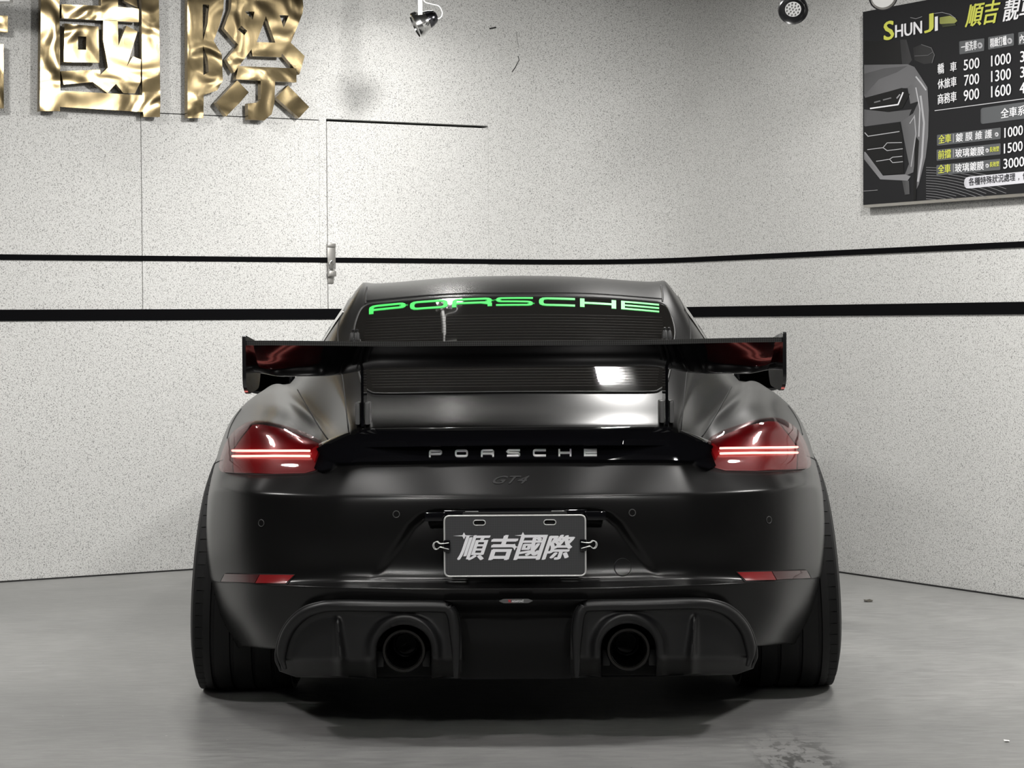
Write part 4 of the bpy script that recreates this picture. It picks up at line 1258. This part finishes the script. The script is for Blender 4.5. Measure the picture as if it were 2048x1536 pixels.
def circ(cx, cy, r, c, lay=5):
    pflat('printed_arrow', [(cx + r * math.cos(t * math.pi / 10), cy + r * 1.15 * math.sin(t * math.pi / 10)) for t in range(20)], c, lay)
    pflat('printed_arrow', [(cx - r * .3, cy - r * .5), (cx + r * .5, cy - r * .05), (cx - r * .3, cy + r * .5)], GRY, lay + 1)
circ(1959.5, 91, 5.2, (.45, .45, .47)); circ(2019, 82, 5.2, (.45, .45, .47))
ptext('\u8f4e', (1875, 149), (1888, 146.5), 21, WHT); ptext('\u8eca', (1900, 144.5), (1913, 142), 19.5, WHT)
ptext('\u4f11\u65c5\u8eca', (1875, 179), (1913, 172.5), 20, WHT); ptext('\u5546\u52d9\u8eca', (1875, 209.5), (1913, 203), 21, WHT)
for t, a, b, h in (('500', (1927, 141.5), (1958.5, 136), 21.5), ('700', (1928, 172), (1958, 167.5), 21.5), ('900', (1927, 203), (1958, 197.5), 22),
                   ('1000', (1982, 133.5), (2021.5, 127), 22), ('1300', (1982, 164.5), (2021.5, 158.5), 22.5), ('1600', (1982, 195.5), (2021.5, 190), 23),
                   ('3', (2040, 125), (2049, 123.5), 22), ('3', (2040, 156), (2049, 154.5), 22), ('4', (2039, 188), (2049.5, 186.2), 22),
                   ('1000', (2008.5, 276), (2045.5, 269.8), 20), ('1500', (2007.5, 307.5), (2045, 301.5), 20), ('3000', (2006.5, 338), (2048, 332.5), 20)):
    ptext(t, a, b, h, WHT, offset=.018)
pline([V((1869, 221.5)), V((2090, 192))], 1.5, .55)
pq((1961, 216.5), (2090, 198), (2090, 232), (1961, 248.5), GRY, r=5)
ptext('\u5168\u8eca\u7cfb', (2001, 237.5), (2050, 230), 20, WHT)
for (TLc, TRc, BRc, BLc), t1, b1, t2, b2, n_ in (
    (((1873.6, 270), (2001.4, 255.2), (2001, 278), (1873.6, 291.7)), '\u5168\u8eca', ((1876.5, 288), (1902, 284.6)), '\u934d \u819c \u7dad \u8b77', ((1911, 284.5), (1984, 276)), 0),
    (((1873, 299.6), (2001, 286.7), (2001, 309), (1873, 321.8)), '\u524d\u64cb', ((1876, 318.5), (1901.5, 315.5)), '\u73bb\u7483\u934d\u819c', ((1910, 315.5), (1968, 310)), 1),
    (((1872.5, 330.4), (2000.5, 317.5), (2000.5, 340), (1872.5, 351)), '\u5168\u8eca', ((1875.5, 347.5), (1901, 345)), '\u73bb\u7483\u934d\u819c', ((1909.5, 345), (1967.5, 339.5)), 2)):
    pq(TLc, TRc, BRc, BLc, GRY)
    ptext(t1, b1[0], b1[1], 17.5, YEL); ptext(t2, b2[0], b2[1], 17.5, WHT, offset=.015)
    pline([V((1906.5, b1[0][1] - 20)), V((1906.5, b1[0][1] - 3))], .8, .5, 5)
    if n_ == 0: circ(1993, 269, 3.8, (.6, .6, .62))
    else:
        circ(1974, (301, 331.5)[n_ - 1], 3.6, (.6, .6, .62))
        ptext('\u9577\u6548\u578b', (1979, (304.5, 334.5)[n_ - 1]), (1998, (302.5, 332.5)[n_ - 1]), 10.5, YEL, offset=.015)
pq((1928, 354.5), (2110, 337), (2110, 360), (1928, 378), (.62, .62, .66), r=10, name='printed_pill')
ptext('\u5404\u7a2e\u7279\u6b8a\u72c0\u6cc1\u8655\u7406', (1937, 371.5), (2030, 361), 15.5, (.03, .03, .035), offset=.006)
ptext('\uff0c', (2036, 361), (2038, 360), 4, (.03, .03, .035), offset=.006)
ptext('\u4f9d', (2045, 359.5), (2057, 358), 15, (.03, .03, .035), offset=.006)
for k in range(13):
    y0 = 335 + k * 5.2
    pl_ = [(1852 + t * 20, y0 + .010 * (t * 20) ** 1.75 * (.35 + .05 * k)) for t in range(9)]
    pl_ = [p for p in pl_ if p[1] < 404 - (p[0] - 1852) * .07]
    if len(pl_) > 1: pline([V(p) for p in pl_], .9, .22, 2)

# ------------------------------------------------------------------ lamps on the walls / ceiling
def wp(px, py, Y):
    d = wray(px, py); return CAM + d * ((Y - CAM.y) / d.y)
# chrome spot with white arm
LY = 2.55
c = wp(842, 44, LY)
sl = tag(empty('chrome_spotlight', (c.x, c.y, HWALL)), 'chrome ceiling spotlight on a white arm with a looped white cable, tilted to the left', 'spotlight', 'ceiling spotlights')
ax = V((-.86, -.12, -.42)).normalized()
cb = wp(850, 42, LY)
lathe('lamp_head', [(-.030, .0), (-.029, .014), (-.022, .027), (-.006, .038), (.010, .044), (.022, .047), (.022, .051), (.034, .0525), (.044, .052), (.046, .049), (.040, .046), (.036, .0)], cb, ax, M_chrome, sl, 40)
lathe('lens_glass', [(.0385, .0), (.040, .046)], cb, ax, mat('frosted_lens', (.55, .55, .54), .3), sl, 32)
lathe('socket_cap', [(-.052, 0), (-.052, .014), (-.046, .024), (-.024, .034), (-.010, .036)], cb, ax, mat('dark_chrome', (.10, .10, .11), .18, 1), sl, 32)
a0, a1 = wp(840, 36, LY - .03), wp(840, -62, LY - .03)
bx = bmesh.new(); add_box(bx, (a0 + a1) / 2, (.017, .008, (a1 - a0).length), None, .002); bm_obj('arm', bx, M_white, sl, 40)
a0, a1 = wp(833, 9, LY + .02), wp(833, -60, LY + .02)
bx = bmesh.new(); add_box(bx, (a0 + a1) / 2, (.010, .02, (a1 - a0).length), None, .002); bm_obj('stem', bx, M_white, sl, 40)
tube('cable', [wp(x, y, LY) for x, y in [tuple(p) for p in crv([V(p) for p in ((843, -20), (848, 2), (862, 8), (877, 12), (884, 24), (882, 34), (873, 38), (862, 36), (851, 30))], 5)]], .0022, M_white, sl, 8)
bx = bmesh.new(); cc = wp(838, -72, LY); add_box(bx, V((cc.x, cc.y, HWALL - .02)), (.16, .05, .04), None, .005); bm_obj('ceiling_mount', bx, M_white, sl, 40)
tube('drop_rod', [V((cc.x, cc.y, HWALL - .03)), wp(838, -58, LY)], .006, M_white, sl, 8)
# black LED lamp
LY2 = 1.9
c = wp(1586, 18, LY2)
bl = tag(empty('black_led_spotlight', (c.x, c.y, HWALL)), 'black round spotlight with a clustered white LED face, hanging near the poster', 'spotlight', 'ceiling spotlights')
ax = V((-.10, -.80, -.50)).normalized()
lathe('lamp_head', [(-.12, 0), (-.12, .03), (-.10, .042), (-.02, .050), (.0, .0555), (.012, .0565), (.020, .054), (.016, .047), (.004, .040), (.0, .0)], c, ax, M_blackm, bl, 40)
fc = c + ax * .004
lathe('led_face', [(.0, .0), (.0, .030), (-.003, .031)], fc, ax, mat('led_face_white', (.62, .62, .62), .25, 0, .5), bl, 32)
uu = ax.orthogonal().normalized(); vv_ = ax.cross(uu)
for rr_, cnt in ((0, 1), (.012, 6), (.023, 11)):
    for k in range(cnt):
        t = 2 * math.pi * k / cnt
        q_ = fc + (uu * math.cos(t) + vv_ * math.sin(t)) * rr_
        lathe('led_lens', [(.004, 0), (.003, .0025), (0, .0042)], q_, ax, M_chrome, bl, 10)
tube('drop_rod', [c - ax * .06, c - ax * .06 + V((0, 0, .05)), V((c.x, c.y + .05, HWALL))], .011, M_blackm, bl, 10)
lathe('ceiling_mount', [(0, .05), (-.03, .05), (-.03, 0)], (c.x, c.y + .05, HWALL), (0, 0, 1), M_blackm, bl, 24)
# white ring lamp, only its lower edge in view
c = wp(1766, -8, 1.75)
rl = tag(empty('white_ring_spotlight', (c.x, c.y, HWALL)), 'pale grey round spotlight above the poster, only its lower rim in view', 'spotlight', 'ceiling spotlights')
ax = V((.0, -.9, -.42)).normalized()
lathe('lamp_head', [(-.09, 0), (-.09, .03), (-.02, .046), (.0, .052), (.008, .052), (.010, .048), (.004, .043), (.002, 0)], c, ax, M_steel, rl, 40)
lathe('lens_glass', [(.0035, .0), (.0045, .0425)], c, ax, mat('pale_lens', (.42, .42, .41), .3), rl, 32)
tube('rim_ring', [c + ax * .006 + (ax.orthogonal().normalized() * math.cos(t * math.pi / 20) + ax.cross(ax.orthogonal().normalized()) * math.sin(t * math.pi / 20)) * .050 for t in range(40)], .004, M_blackm, rl, 8, True)
tube('drop_rod', [c - ax * .05, V((c.x, c.y + .05, HWALL))], .01, M_white, rl, 8)
# white box at the top left corner
c = wp(8, -4, 2.35)
wb = tag(empty('wall_box', (c.x, c.y, HWALL)), 'white fixture at the very top left corner, its lower edge in view', 'fixture')
bx = bmesh.new(); add_box(bx, c + V((-.06, 0, .02)), (.18, .06, .075), None, .006); bm_obj('casing', bx, M_white, wb, 40)
tube('drop_rod', [c + V((-.06, 0, .05)), V((c.x - .06, c.y, HWALL))], .008, M_white, wb, 8)

# ------------------------------------------------------------------ floor litter
def fl(px, py):
    d = wray(px, py); return CAM + d * (-CAM.z / d.z)
for (px, py, nm, lab, c_, sc_) in ((1735, 1203, 'dry_leaf', 'tiny dark dry leaf scrap on the floor by the right wall', (.05, .045, .035), .02),
                                  (2013, 1483, 'paper_scrap', 'tiny white paper scrap on the floor at the right frame edge', (.8, .8, .78), .009)):
    q_ = fl(px, py); rg = random.Random(px)
    vs = [q_ + V((sc_ * math.cos(t) * rg.uniform(.6, 1.2), sc_ * 1.3 * math.sin(t) * rg.uniform(.6, 1.2), .001 + rg.uniform(0, .4) * sc_)) for t in [k * math.pi / 4 for k in range(8)]]
    ctr = q_ + V((0, 0, .002)); vs.append(ctr)
    o = mesh(nm, vs, [(k, (k + 1) % 8, 8) for k in range(8)], mat(nm + '_tone', c_, .8))
    tag(o, lab, 'litter')
